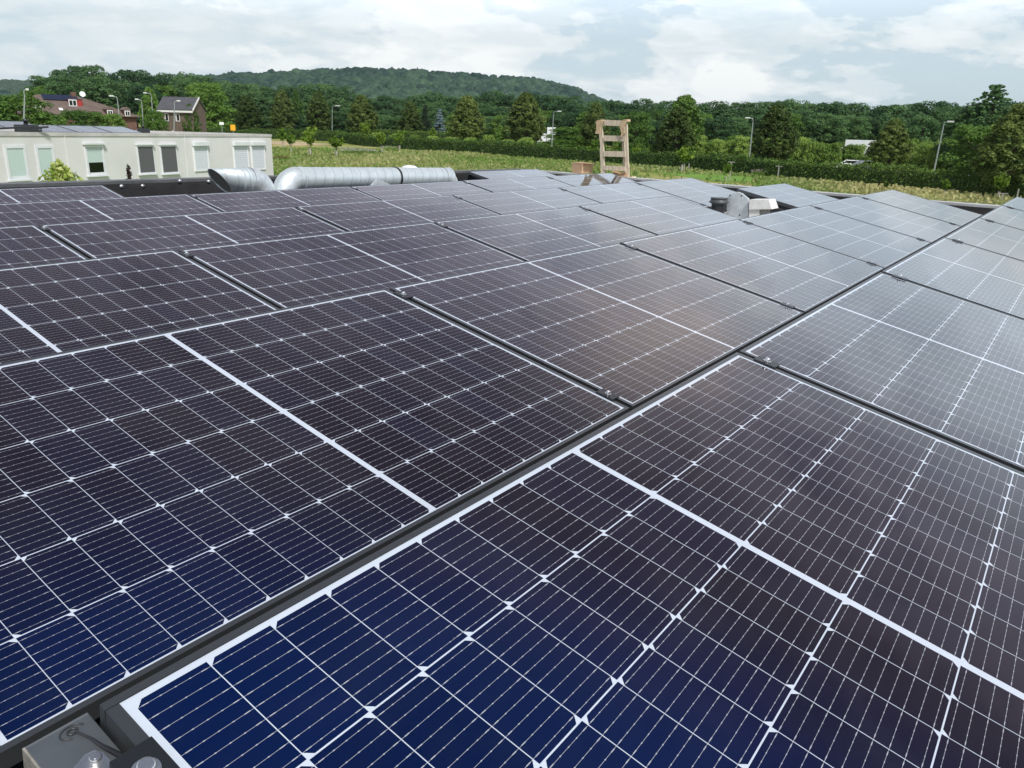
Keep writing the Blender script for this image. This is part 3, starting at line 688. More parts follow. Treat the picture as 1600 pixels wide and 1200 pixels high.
def window(pl, pr, pt, pb_, kind, label=None):
    s0, zt = on_wall(pl, pt); s1_, _ = on_wall(pr, pt); _, zb = on_wall((pl+pr)/2, pb_)
    o = off_at((s0+s1_)/2); W_ = s1_-s0; H_ = zt-zb; fr = 0.10
    yb = -o
    f = MB()
    if kind == 'shutter':
        f.box((s0, yb-0.05, zb-gN), (s0+.07, yb-.001, zt-gN-.2)); f.box((s1_-.07, yb-0.05, zb-gN), (s1_, yb-.001, zt-gN-.2)); f.box((s0+.07, yb-.05, zb-gN), (s1_-.07, yb-.001, zb-gN+.05))
        w_ = f.build('shuttered_window', M_white, nb)
        g = MB(); g.box((s0+.07, yb-.035, zb-gN+.05), (s1_-.07, yb-.002, zt-gN-.2)); g.build('roller_shutter', M_shutter, w_)
        g = MB(); g.box((s0-.03, yb-.16, zt-gN-.2), (s1_+.03, yb-.001, zt-gN), 0); g.build('shutter_box', M_pvc, w_, bevel=0.03)
        return
    yo = yb-0.04
    f.box((s0, yo, zb-gN), (s0+fr, yb-.001, zt-gN)); f.box((s1_-fr, yo, zb-gN), (s1_, yb-.001, zt-gN))
    f.box((s0+fr, yo, zt-gN-fr), (s1_-fr, yb-.001, zt-gN)); f.box((s0+fr, yo, zb-gN), (s1_-fr, yb-.001, zb-gN+fr))
    w_ = f.build('window', M_pvc, nb, bevel=0.006)
    g = MB(); g.box((s0-.05, yo-.06, zb-gN-.05), (s1_+.05, yb-.001, zb-gN-.001)); g.build('sill', M_pvc, w_)
    if kind == 'blind':
        g = MB(); g.box((s0+fr, yb-.016, zb-gN+fr), (s1_-fr, yb-.002, zt-gN-fr)); g.build('blind', M_blind_g, w_)
    if kind == 'half':
        zm = zb+H_*0.42
        g = MB(); g.box((s0+fr, yb-.012, zb-gN+fr), (s1_-fr, yb-.002, zm-gN)); g.build('pane', M_glassdark, w_)
        g = MB(); g.box((s0+fr, yb-.018, zm-gN), (s1_-fr, yb-.002, zt-gN-fr)); g.build('blind', M_blind_g, w_)
        g = MB(); g.box((s0-.05, yo-.10, zt-gN+.001), (s1_+.05, yb-.001, zt-gN+.07)); g.build('lintel_box', M_pvc, w_)
    if kind == 'screen':
        g = MB(); g.box((s0+fr*.6, yb-.05, zb-gN+fr*.6), (s1_-fr*.6, yb-.002, zt-gN-fr*.6)); g.build('screen', M_blind_d, w_)
        g = MB(); g.box((s0-.03, yo-.08, zt-gN+.001), (s1_+.03, yb-.001, zt-gN+.06)); g.build('lintel_box', M_pvc, w_)
window(4, 38, 227, 281, 'blind'); window(53, 82, 227, 280, 'blind')
window(129, 159, 226, 274, 'half'); window(211, 237, 227, 271.5, 'screen'); window(247.5, 273, 227, 271, 'screen')
window(298, 321, 221, 267.5, 'shutter'); window(361, 384, 221, 266, 'shutter'); window(389, 410, 221, 265.5, 'shutter')
# solar panels lying on the neighbour roof
def M_simplepv():
    m = mat('distant_photovoltaic', (0.02, 0.025, 0.05), 0.12, 0); return m
M_pv2 = M_simplepv()
def roof_panel(w_, d_):
    r = empty('roof_solar_panel'); f = MB()
    f.box((0, 0, -.035), (w_, .03, .004)); f.box((0, d_-.03, -.035), (w_, d_, .004)); f.box((0, .03, -.035), (.03, d_-.03, .004)); f.box((w_-.03, .03, -.035), (w_, d_-.03, .004))
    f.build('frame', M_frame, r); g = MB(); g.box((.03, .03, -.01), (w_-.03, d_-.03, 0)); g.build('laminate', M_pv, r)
    return r
zr_ = ztop_n-0.02
def place_nb(o, s_, y_, z_, tilt): 
    o.location = WA + wd*s_ - wn*y_; o.location.z = z_; o.rotation_euler = (tilt, 0, math.atan2(wd.y, wd.x))
rp0 = roof_panel(1.708, 1.0356); first = True
k = 0
for (sa, sb_, y_, z_) in ((on_wall(88, 200)[0], on_wall(262, 205)[0]-1.0, 0.7, zr_), (on_wall(10, 195)[0]-18, on_wall(225, 195)[0]-1, 3.2, zr_+.10), (on_wall(10, 195)[0]-18, on_wall(85, 195)[0]-1, 6.0, zr_+.28)):
    x = sa
    while x+1.7 < sb_+0.5:
        o = rp0 if first else copy_tree(rp0); first = False
        place_nb(o, x, y_, z_+0.02, rad(13)); k += 1
        tag(o, 'low tilted solar panel on the roof of the cream building', 'solar panel', 'solar panels on the neighbouring roof'); x += 1.75
for (px, py, D, lab, sc_) in ((41, 197, 33.5, 'black square vent with cowl on the cream roof, left end', 1.0), (223, 193, 40, 'small dark vent at the end of the panels on the cream roof', .7)):
    q = at_d(px, py, D); root = empty('roof_vent', (q.x, q.y, ztop_n-0.06), (0, 0, math.atan2(wd.y, wd.x))); tag(root, lab, 'vent')
    s = MB(); s.box((-.27*sc_, -.27*sc_, 0), (.27*sc_, .27*sc_, .30*sc_)); s.build('curb', M_black, root, bevel=.02)
    s = MB(); s.lathe([(.07*sc_, .301*sc_), (.07*sc_, .40*sc_), (.13*sc_, .42*sc_), (.06*sc_, .50*sc_)], 12); s.build('cowl', M_black, root)
rr = random.Random(4)
q0 = at_d(66, 201, 33)
root = empty('loose_mounting_rails', (q0.x, q0.y, ztop_n-.06), (0, 0, math.atan2(wd.y, wd.x))); tag(root, 'scattered black mounting rails on the cream roof beside the vent', 'rails')
for k in range(6):
    s = MB(); s.box((-.45, -.03, 0), (.45, .03, .06), 0, Matrix.Translation((-4.2+k*.9, rr.uniform(-.5, .8), .10+.02*k)) @ Matrix.Rotation(rr.uniform(-.5, .3), 4, 'Z') @ Matrix.Rotation(rr.uniform(-.15, .2), 4, 'Y')); s.build('rail', M_black, root)

# ------------------------------------------------------------------ ground
def ground_mat():
    m = bpy.data.materials.new('meadow_ground'); m.use_nodes = True; t = NT(m.node_tree); b = t.n['Principled BSDF']
    co = t.node('ShaderNodeTexCoord').outputs['Object']
    a = t.ramp(t.noise(co, 0.05, 6, 0.6), 0.42, 0.62); c2 = t.ramp(t.noise(co, 0.35, 7, 0.65), 0.4, 0.65)
    c = t.mix(a, (0.17, 0.26, 0.04), (0.42, 0.37, 0.15)); c = t.mix(t.m('MULTIPLY', c2, 0.55), c, (0.10, 0.15, 0.03))
    t.l.new(c, b.inputs['Base Color']); b.inputs['Roughness'].default_value = 0.95; b.inputs['Specular IOR Level'].default_value = 0.1
    bn = t.node('ShaderNodeBump'); bn.inputs['Strength'].default_value = 0.8; bn.inputs['Distance'].default_value = 0.3
    t.l.new(t.noise(co, 1.6, 6, 0.7), bn.inputs['Height']); t.l.new(bn.outputs[0], b.inputs['Normal'])
    return m
radii = [0, 8, 20, 40, 60, 80, 100, 130, 160, 200, 240, 260, 320, 420, 600, 900, 1500, 3000, 4500]; NA = 96
vs = []; fs = []
for r_ in radii:
    for k in range(NA):
        a = k*2*math.pi/NA; x, y = r_*math.cos(a), r_*math.sin(a); vs.append((x, y, max(ground_z(x, y), -14) if r_ > 260 else ground_z(x, y)))
for i in range(len(radii)-1):
    for k in range(NA): j = (k+1) % NA; fs.append((i*NA+k, (i+1)*NA+k, (i+1)*NA+j, i*NA+j))
g = MB(); g.add(vs, fs, 0, True); tag(g.build('ground', ground_mat()), 'meadow grassland around the buildings', None, None, 'structure')
def strip(name, pts, wdt, m_, dz, label):
    s = MB(); P = [Vector(p) for p in pts]; Q = []
    for i in range(len(P)-1):
        n = max(1, int((P[i+1]-P[i]).length/4)); Q += [P[i].lerp(P[i+1], k/n) for k in range(n)]
    Q.append(P[-1]); vs = []
    for i, p in enumerate(Q):
        t = (Q[min(i+1, len(Q)-1)]-Q[max(i-1, 0)]); t.z = 0; t.normalize(); nn = Vector((-t.y, t.x, 0))
        for sg in (-1, 1):
            q = p+nn*(sg*wdt/2); vs.append((q.x, q.y, ground_z(q.x, q.y)+dz))
    s.add(vs, [(2*i, 2*i+1, 2*i+3, 2*i+2) for i in range(len(Q)-1)]); return tag(s.build(name, m_), label, None, None, 'structure')
lampD = [(250, 190, 230), (520, 215, 200), (866, 233, 166), (1175, 253, 143), (1480, 268, 127), (1800, 280, 118)]
road = [at_d(px, py, D+4) for px, py, D in lampD]
strip('road', road, 7.0, M_asphalt, 0.03, 'asphalt road behind the hedge')
strip('path', [at_d(380, 215, 165), at_d(430, 214, 160), at_d(475, 216, 152), at_d(500, 218, 150)], 13, M_sand, 0.02, 'bare sandy track at the left of the meadow')
strip('gravel_path', [at_d(530, 219, 128), at_d(541, 218, 140)], 4.0, M_stone, 0.035, 'pale gravel path end by the hedge')

M_lawn = mat('mown_lawn', (0.15, 0.30, 0.03), 0.95, 0, noise=(0.6, 0.3), bump=(6, 0.5, 0.05))
strip('lawn', [on_ground(1000, 268), on_ground(1080, 278), on_ground(1190, 292)], 11, M_lawn, 0.02, 'mown bright green grass strip beside the roof')
# ------------------------------------------------------------------ foliage
def quad_cloud(P, Nn, size, tint, rng, aspect=0.62):
    n = len(P); a = rng.normal(size=(n, 3)); a -= Nn*np.sum(a*Nn, 1, keepdims=True); a /= np.linalg.norm(a, axis=1, keepdims=True)+1e-9
    b = np.cross(Nn, a); sz = size[:, None]
    V = np.stack([P-a*sz*.5, P-b*sz*.5*aspect + a*sz*.05, P+a*sz*.5, P+b*sz*.5*aspect+a*sz*.05], 1).reshape(-1, 3)
    return V, np.repeat(tint, 4)
def leaf_mesh(name, P, Nn, size, tint, rng, mat_, aspect=0.62, parent=None):
    V, T = quad_cloud(P, Nn, size, tint, rng, aspect); n = len(P)
    me = bpy.data.meshes.new(name); me.vertices.add(4*n); me.vertices.foreach_set('co', V.astype(np.float32).ravel())
    me.loops.add(4*n); me.loops.foreach_set('vertex_index', np.arange(4*n, dtype=np.int32)); me.polygons.add(n)
    me.polygons.foreach_set('loop_start', np.arange(0, 4*n, 4, dtype=np.int32))
    me.update(calc_edges=True)
    at = me.attributes.new('tint', 'FLOAT', 'POINT'); at.data.foreach_set('value', T.astype(np.float32))
    me.materials.append(mat_); me.validate()
    o = bpy.data.objects.new(name, me); COL.objects.link(o)
    if parent: o.parent = parent
    return o
def unit(v): return v/(np.linalg.norm(v, axis=1, keepdims=True)+1e-9)
def crown_points(kind, rng, n):
    """unit tree: height 1, half-width 1 at widest; returns positions, normals, tint"""
    if kind == 'lime':      # ovoid, pointed, many upswept clumps
        zc = rng.uniform(0.12, 0.985, 330); prof = lambda z: np.clip(np.where(z < .36, .55+1.25*(z-.13), .84*(1-((z-.36)/.66)**1.55)+.04), .03, 1)
        rr = prof(zc)*rng.uniform(.45, 1.05, 330)**.8; cr, ch = 0.135, 0.052
    elif kind == 'broad':   # broad domed
        zc = rng.uniform(0.10, 0.93, 150); prof = lambda z: np.sqrt(np.clip(1-((z-.48)/.50)**2, .02, 1))
        rr = prof(zc)*rng.uniform(.45, 1.0, 150); cr, ch = 0.27, 0.075
    elif kind == 'spruce':
        zc = rng.uniform(0.05, 0.99, 190)**1.1; lay = np.round(zc*13)/13; zc = lay + rng.uniform(-.012, .012, 190); prof = lambda z: np.clip(1.0-z, .02, 1)
        rr = prof(zc)*rng.uniform(.35, 1.05, 190); cr, ch = 0.17, 0.022
    elif kind == 'airy':
        zc = rng.uniform(0.25, 0.99, 240); prof = lambda z: np.clip(2.4*(1.04-z), .18, 1)
        rr = prof(zc)*rng.uniform(.05, 1.15, 240); cr, ch = 0.075, 0.014
    elif kind == 'shrub':
        zc = rng.uniform(0.05, 0.86, 110); prof = lambda z: np.sqrt(np.clip(1-(z/.98)**2, .02, 1))
        rr = prof(zc)*rng.uniform(.3, 1.0, 110); cr, ch = 0.22, 0.12
    nc = len(zc); th = rng.uniform(0, 2*np.pi, nc); C = np.stack([rr*np.cos(th), rr*np.sin(th), zc], 1)
    ct = rng.uniform(0, 1, nc); cs = rng.uniform(.65, 1.35, nc)
    idx = rng.integers(0, nc, n); d = unit(rng.normal(size=(n, 3))); d[:, 2] = np.where(rng.random(n) < .75, np.abs(d[:, 2]), d[:, 2]); r_ = rng.uniform(.5, 1.0, n)**.5
    P = C[idx] + d*np.stack([cr*cs[idx]*r_, cr*cs[idx]*r_, ch*cs[idx]*r_], 1)
    if kind == 'spruce': P[:, 2] -= .05*np.hypot(d[:, 0], d[:, 1])*r_
    N = unit(d + rng.normal(size=(n, 3))*.5 + np.array([0, 0, .35]))
    t = np.clip(.45*ct[idx] + .55*rng.random(n), 0, 1)
    return P, N, t
def make_tree(name, kind, seed, n, H, Rr, leaf, m_, trunk=True, aspect=.62):
    rng = np.random.default_rng(seed); P, N, t = crown_points(kind, rng, n)
    P = P*np.array([Rr, Rr, H]); sz = leaf*rng.uniform(.6, 1.4, n)
    root = empty(name)
    leaf_mesh('crown', P, N, sz, t, rng, m_, aspect, root)
    s = MB(); rnd = random.Random(seed)
    pts = [(0, 0, -.3)]+[(rnd.uniform(-.06, .06)*Rr*.3*k/5, rnd.uniform(-.06, .06)*Rr*.3*k/5, H*k/5*.86) for k in range(1, 6)]
    r0 = H*.022; s.tube(pts, [r0*1.2, r0, r0*.8, r0*.6, r0*.4, r0*.12], 8)
    for k in range(9):
        z = H*rnd.uniform(.22, .7); a = rnd.uniform(0, 6.28); L_ = Rr*rnd.uniform(.5, .85)
        s.tube([(0, 0, z), (math.cos(a)*L_*.5, math.sin(a)*L_*.5, z+H*.06), (math.cos(a)*L_, math.sin(a)*L_, z+H*.14)], [r0*.4, r0*.25, r0*.07], 5)
    s.build('trunk', M_bark, root)
    root['H'] = H; root['R'] = Rr; return root
L_lime = leaf_mat('lime_leaves', (0.040, 0.078, 0.016), (0.215, 0.285, 0.07))
L_dark = leaf_mat('dark_wood_leaves', (0.024, 0.070, 0.028), (0.145, 0.265, 0.085))
L_mid = leaf_mat('fresh_leaves', (0.045, 0.105, 0.018), (0.19, 0.33, 0.055))
L_spr = leaf_mat('blue_spruce_needles', (0.05, 0.085, 0.09), (0.20, 0.28, 0.29), .1)
L_spr2 = leaf_mat('dark_spruce_needles', (0.010, 0.026, 0.012), (0.035, 0.065, 0.028), .1)
L_sap = leaf_mat('sapling_leaves', (0.10, 0.20, 0.02), (0.26, 0.38, 0.05), .4)
L_shrub = leaf_mat('shrub_leaves', (0.09, 0.18, 0.025), (0.36, 0.50, 0.11))
L_hedge = leaf_mat('hedge_leaves', (0.045, 0.10, 0.018), (0.24, 0.36, 0.07))
PROTO = {}
def getp(key):
    if key in PROTO: return PROTO[key]
    k, v = key
    if k == 'lime': p = make_tree('lime_tree', 'lime', 10+v, 22000, 10, 3.2, .30, L_lime)
    if k == 'wood': p = make_tree('woodland_tree', 'broad', 20+v, 13000, 15, 6, .50, L_dark)
    if k == 'mid': p = make_tree('broadleaf_tree', 'broad', 30+v, 14000, 11, 4.5, .36, L_mid)
    if k == 'light': p = make_tree('broadleaf_tree', 'lime', 40+v, 12000, 9, 3.4, .34, L_mid)
    if k == 'spruce': p = make_tree('blue_spruce', 'spruce', 50, 13000, 9, 2.6, .26, L_spr)
    if k == 'spruce2': p = make_tree('dark_spruce', 'spruce', 51, 13000, 9, 2.6, .26, L_spr2)
    if k == 'airy': p = make_tree('feathery_tree', 'airy', 60, 9000, 12, 3.5, .34, L_dark)
    if k == 'shrub': p = make_tree('shrub', 'shrub', 70+v, 9000, 3.5, 2.8, .26, L_shrub)
    PROTO[key] = p; p['used'] = 0; return p
TR = random.Random(77)
def put_tree(key, px, ytop, wpx, D, label, cat='tree', group=None, zb=None):
    p = getp(key); o = p if not p['used'] else copy_tree(p); p['used'] = 1
    top = at_d(px, ytop, D); z0 = ground_z(top.x, top.y) if zb is None else zb
    H = max(top.z - z0, 1.0); dep = D*0.97; R_ = wpx*dep/FPX/2
    o.location = (top.x, top.y, z0-0.05); o.rotation_euler = (0, 0, TR.uniform(0, 6.28)); wk = 1.12 if key[0] == 'lime' else (1.15 if key[0] == 'wood' else 1.0); o.scale = (R_/p['R']*wk, R_/p['R']*wk, H/p['H'])
    tag(o, label, cat, group); return o
# young lime trees along the road
limes = [(333, 156, 40, 205, 'conical lime tree right of the small grey roofed house'), (385, 150, 40, 215, 'olive lime tree between the grey house and the first lamp, above the yellow sign'),
 (440, 142, 38, 222, 'olive lime tree above the end of the cream building'), (497, 145, 40, 210, 'narrow lime tree just left of the tall lamp over the sandy track'),
 (565, 150, 50, 185, 'rounded lime tree right of the tall lamp over the sandy track'), (641, 160, 38, 182, 'small olive lime tree left of the dark spruce'),
 (730, 151, 56, 162, 'full lime tree right of the blue spruce'), (822, 147, 66, 150, 'broad lime tree left of the lamp above the white vehicle'),
 (932, 163, 48, 140, 'lime tree standing behind the left side of the ladder'), (1060, 168, 58, 120, 'dark lime tree in front of the bright taller tree right of the ladder'),
 (1216, 165, 66, 116, 'tall olive lime tree just right of the leaning lamp in the centre right'), (1400, 188, 60, 108, 'lime tree between the white truck roof and the right lamp'),
 (1600, 166, 92, 82, 'large olive lime tree cut by the right edge of the photo')]
for i, (px, yt, wp, D, lab) in enumerate(limes): put_tree(('lime', i % 4), px, yt, wp, D, lab, group='lime trees along the road')
put_tree(('spruce', 0), 687, 170, 34, 178, 'pale blue spruce among the dark trees', 'spruce')
put_tree(('spruce2', 0), 664, 164, 28, 184, 'dark green spruce touching the left of the blue spruce', 'spruce')
put_tree(('light', 0), 782, 196, 28, 150, 'small bright green tree between the two broad limes'); put_tree(('light', 1), 1072, 150, 78, 134, 'tall bright green tree behind the dark lime right of the ladder')
put_tree(('mid', 0), 885, 197, 62, 140, 'low round green tree right of the white vehicle'); put_tree(('mid', 1), 995, 172, 52, 128, 'dark green tree seen through and right of the ladder')
put_tree(('mid', 2), 1535, 193, 84, 88, 'fresh green tree in front of the feathery tree at the right'); put_tree(('wood', 0), 1548, 158, 90, 118, 'dark tree carrying the feathery top near the right edge')
put_tree(('airy', 0), 1558, 132, 84, 116, 'feathery crowned tree rising against the sky near the right edge')
put_tree(('mid', 1), 20, 146, 96, 88, 'big mid green tree at the left edge behind the cream building'); put_tree(('mid', 0), 58, 140, 62, 170, 'green tree with round top left of the big brown roof')
for k, (px, yt, wp, D) in enumerate(((112, 170, 40, 110), (142, 172, 44, 112), (172, 176, 40, 112), (88, 178, 30, 108))):
    put_tree(('mid', k % 3), px, yt, wp, D, ['low bushy tree under the red dormer', 'low bushy tree in front of the brown roof, middle', 'low bushy tree at the right end of the brown roofed house', 'low bushy tree at the left foot of the brown roofed house'][k])
put_tree(('mid', 1), 240, 171, 34, 120, 'small round green tree left of the grey roofed house'); put_tree(('light', 1), 296, 163, 30, 150, 'pale green tree at the right wall of the grey roofed house')
put_tree(('light', 0), 232, 138, 36, 200, 'light green tree behind the lamps left of the grey roofed house')
put_tree(('mid', 2), 320, 128, 66, 200, 'tall bright green tree behind the grey roofed house'); put_tree(('light', 0), 462, 141, 24, 245, 'yellow green tree top between two limes')
# woods behind, skyline by skyline
sky1 = [(70, 116), (95, 107), (118, 103), (140, 103), (168, 112), (188, 108), (212, 108), (238, 119), (262, 112), (288, 110), (312, 118), (345, 124), (372, 128), (398, 133), (425, 136), (450, 131), (478, 128), (506, 128), (534, 136), (556, 148),
        (580, 152), (604, 150), (628, 152), (652, 148), (676, 142), (700, 148), (724, 152), (748, 147), (772, 141), (796, 146), (820, 150), (845, 147), (868, 148), (892, 152), (916, 155), (940, 157), (962, 160), (984, 159), (1006, 157), (1028, 163),
        (1048, 160), (1072, 160), (1096, 162), (1118, 159), (1140, 163), (1162, 161), (1184, 165), (1206, 160), (1228, 156), (1250, 152), (1272, 162), (1296, 157), (1318, 155), (1340, 164), (1364, 162), (1388, 160), (1412, 161), (1436, 163), (1460, 156), (1486, 153), (1510, 158), (1536, 166), (1580, 160), (1610, 164)]
def woodD(px): return 285 if px < 600 else (285 - (px-600)*0.16 if px < 1100 else 205 - (px-1100)*0.06)
for k, (px, yt) in enumerate(sky1):
    zone = 'left wood above the houses' if px < 320 else ('wood below the hill' if px < 930 else 'tall wood at the right')
    put_tree(('wood', k % 5), px, yt+(TR.uniform(-2, 2) if px < 950 else TR.uniform(-5, 6)), (TR.uniform(36, 50) if px < 1100 else TR.uniform(46, 70)), woodD(px)+TR.uniform(-8, 8), 'dark broad tree in the skyline of the '+zone, group='trees of the '+zone)
for k in range(62):
    px = -10+k*26.5; zone = 'left wood above the houses' if px < 320 else ('wood below the hill' if px < 930 else 'tall wood at the right')
    yt = np.interp(px, [a for a, _ in sky1], [b for _, b in sky1]) + TR.uniform(9, 24)
    if px < 60: yt = 150
    put_tree((('wood', (k*3) % 5) if TR.random() < .75 else ('mid', k % 3)), px+TR.uniform(-6, 6), yt, TR.uniform(34, 50), woodD(px)-20+TR.uniform(-8, 8), 'dark tree in the lower ranks of the '+zone, group='lower trees of the '+zone)
for k in range(34):
    px = 300+k*23; yt = 178+TR.uniform(-6, 8)+max(0, px-900)*.03
    put_tree((('wood', k % 5) if k % 3 else ('mid', k % 3)), px, yt, TR.uniform(30, 42), woodD(px)-48, 'low dark tree at the edge of the wood behind the limes', group='undergrowth trees behind the limes')
# light shrubs / orchard in front of the right wood
for k in range(44):
    px = 1085+k*10.5+TR.uniform(-5, 5); 
    if 1320 < px < 1390 and k % 2: pass
    D = 138-(px-1085)*.03 + TR.uniform(-5, 5); yt = 212+TR.uniform(-5, 9)+(px-1085)*.012
    if 1315 < px < 1385: yt = max(yt, 221)
    put_tree((('shrub', k % 3)), px, yt, TR.uniform(22, 34), D, 'light green shrub between the hedge and the tall right wood', 'shrub', 'light shrubs before the right wood')
for k in range(16):
    px = 590+k*29; put_tree(('shrub', k % 3), px, 208+TR.uniform(-4, 4)+(px-590)*.03, TR.uniform(22, 32), 150-(px-590)*.03, 'green shrub behind the hedge at the feet of the limes', 'shrub', 'shrubs behind the hedge')

# ------------------------------------------------------------------ hedges
M_core = mat('dense_twigs', (0.035, 0.062, 0.018), 0.95)
def hedge(name, pts, H, W_, leaf, dens, seed, label, cat='hedge'):
    rng = np.random.default_rng(seed); P = [Vector(p) for p in pts]; S = []
    for a, b in zip(P[:-1], P[1:]):
        L_ = (b-a).length; n = int(L_*dens); t = rng.random(n); d = (b-a).normalized(); nn = np.array([-d.y, d.x])
        base = np.array([a.x, a.y])[None]+np.outer(t*L_, [d.x, d.y])
        prm = rng.random(n); side = np.where(rng.random(n) < .5, -1, 1); top = prm > .55
        lump = 1+.10*np.sin(base[:, 0]*.9)+.08*np.sin(base[:, 1]*1.7+1)
        off = np.where(top, rng.uniform(-1, 1, n)*W_/2, side*W_/2)*lump + rng.normal(size=n)*.10
        z = np.where(top, H*lump+rng.normal(size=n)*.13 + (rng.random(n) < .06)*rng.uniform(0, .4, n), rng.random(n)*H)
        xy = base+off[:, None]*nn[None]
        gz = -4.45+.01005*xy[:, 0]+.01022*xy[:, 1]
        N = np.where(top[:, None], np.array([[0, 0, 1.]]), np.concatenate([nn[None]*side[:, None], np.zeros((n, 1))], 1))
        S.append((np.concatenate([xy, (gz+z)[:, None]], 1), unit(N+rng.normal(size=(n, 3))*.6), np.clip(rng.random(n)*.7+.3*np.where(top, rng.random(n), .0), 0, 1)))
    Pp = np.concatenate([s_[0] for s_ in S]); Nn = np.concatenate([s_[1] for s_ in S]); tt = np.concatenate([s_[2] for s_ in S])
    root = empty(name, (P[0].x, P[0].y, ground_z(P[0].x, P[0].y))); tag(root, label, cat)
    o = leaf_mesh('foliage', Pp-np.array(root.location)[None], Nn, leaf*rng.uniform(.6, 1.4, len(Pp)), tt, rng, L_hedge, .62, root)
    s = MB(); 
    for a, b in zip(P[:-1], P[1:]):
        d = (b-a); d.z = 0; d.normalize(); nn = Vector((-d.y, d.x, 0)); w2 = W_*.36
        vs = []
        for zf in (0.02, H*.86):
            for p, sg in ((a, -1), (b, -1), (b, 1), (a, 1)):
                q = p+nn*(sg*w2); vs.append((q.x-root.location.x, q.y-root.location.y, ground_z(q.x, q.y)+zf-root.location.z))
        s.hexa(vs)
    s.build('branches', M_core, root)
    return root
hp = [at_d(-80, 220, 150), at_d(300, 215, 176), at_d(440, 215, 182), at_d(530, 220, 170), at_d(575, 226, 150), at_d(640, 232, 140), at_d(740, 238, 130), at_d(850, 243, 118), at_d(960, 252, 110), at_d(1060, 260, 104), at_d(1200, 275, 95)]
hedge('trimmed_hedge', hp, 1.7, 2.0, .24, 300, 5, 'long dark clipped hedge running behind the meadow')
hp2 = [at_d(1200, 276, 94.8), at_d(1300, 284, 90), at_d(1420, 292, 86), at_d(1520, 298, 83), at_d(1700, 310, 79)]
hedge('trimmed_hedge', hp2, 1.7, 2.0, .22, 420, 6, 'nearer dark hedge behind the dry grass at the right')
hedge('trimmed_hedge', [at_d(545, 210, 190), at_d(640, 215, 176), at_d(760, 222, 160), at_d(830, 226, 152)], 2.0, 2.2, .26, 240, 7, 'second hedge further back beyond the road below the limes')

# ------------------------------------------------------------------ meadow grass
def grass_mat():
    m = leaf_mat('meadow_blades', (0.13, 0.24, 0.04), (0.60, 0.52, 0.27), .3); return m
rng = np.random.default_rng(9); n = 52000
pxs = rng.uniform(400, 1640, n); D = 36+rng.random(n)**.8*95
az = np.arctan2(*[np.array([ray(p, 300)[k] for p in (0, 400, 800, 1200, 1640)]) for k in (1, 0)]); a_ = np.interp(pxs, (0, 400, 800, 1200, 1640), az)
X = D*np.cos(a_); Y = D*np.sin(a_)+CAM.y
hz = -4.45+.01005*X+.01022*Y
hD = np.interp(pxs, [-80, 440, 530, 575, 640, 740, 850, 960, 1060, 1200, 1420, 1700], [150, 182, 170, 150, 140, 130, 118, 110, 104, 95, 86, 79])-1.5
dryn = .5+.5*np.sin(X*.11+1.3*np.sin(Y*.13))*np.cos(Y*.07+X*.02) + rng.normal(size=n)*.18
lawn = (pxs > 1000) & (pxs < 1175) & (D > 52) & (D < 92)
keep = (D < hD) & (~lawn | (rng.random(n) < .08)); 
h = rng.uniform(.15, .42, n)*(.6+.6*np.clip(dryn, 0, 1)); P = np.stack([X, Y, hz+h*.4], 1)
N = unit(np.stack([rng.normal(size=n), rng.normal(size=n), rng.normal(size=n)*.25], 1))
tint = np.clip(dryn*.62+rng.normal(size=n)*.17+np.clip((pxs-1180)/200, 0, 1)*.32+(D > hD-14)*.18, 0, 1)
def blades(name, P, h, w_, tint, m_, keep):
    P = P[keep]; h = h[keep]; tint = tint[keep]; n = len(P); th = rng.uniform(0, np.pi, n); a = np.stack([np.cos(th), np.sin(th), np.zeros(n)], 1)*w_; up = np.stack([rng.normal(size=n)*.18, rng.normal(size=n)*.18, np.ones(n)], 1)*h[:, None]
    B = P-np.array([0, 0, 1])*(h*.4)[:, None]
    V = np.stack([B-a, B+a, B+up+a*1.6, B+up*1.05-a*.8], 1).reshape(-1, 3)
    me = bpy.data.meshes.new(name); me.vertices.add(4*n); me.vertices.foreach_set('co', V.astype(np.float32).ravel()); me.loops.add(4*n); me.loops.foreach_set('vertex_index', np.arange(4*n, dtype=np.int32)); me.polygons.add(n); me.polygons.foreach_set('loop_start', np.arange(0, 4*n, 4, dtype=np.int32)); me.update(calc_edges=True)
    at = me.attributes.new('tint', 'FLOAT', 'POINT'); at.data.foreach_set('value', np.repeat(tint, 4).astype(np.float32)); me.materials.append(m_)
    o = bpy.data.objects.new(name, me); COL.objects.link(o); return o
tag(blades('meadow_grass', P, h, .10, tint, grass_mat(), keep), 'tall wild grass, green and straw coloured, filling the meadow', None, None, 'stuff')
# weedy clumps with pale flower heads
fl = leaf_mat('pale_flowers', (0.35, 0.32, 0.28), (0.62, 0.60, 0.52), .3)
def clump(px, py, wpx, n, label, m_, hgt=.9):
    c = on_ground(px, py); D = (c-CAM).length; R_ = wpx*D/FPX/2; root = empty('wildflower_clump', (c.x, c.y, ground_z(c.x, c.y))); tag(root, label, 'wildflowers', 'wildflower clumps in the meadow')
    q = rng.normal(size=(n, 3)); q = unit(q)*rng.random((n, 1))**.33*np.array([R_, R_*.6, hgt]); q[:, 2] = np.abs(q[:, 2])+.02
    leaf_mesh('leaves', q, unit(rng.normal(size=(n, 3))), np.full(n, .16), rng.random(n), rng, L_shrub, .5, root)
    k = n//3; qf = q[:k].copy(); qf[:, 2] = qf[:, 2]*.4+hgt*.62; leaf_mesh('flowers', qf, unit(rng.normal(size=(k, 3))+np.array([0, 0, 1.])), np.full(k, .11), rng.random(k), rng, m_, .9, root)
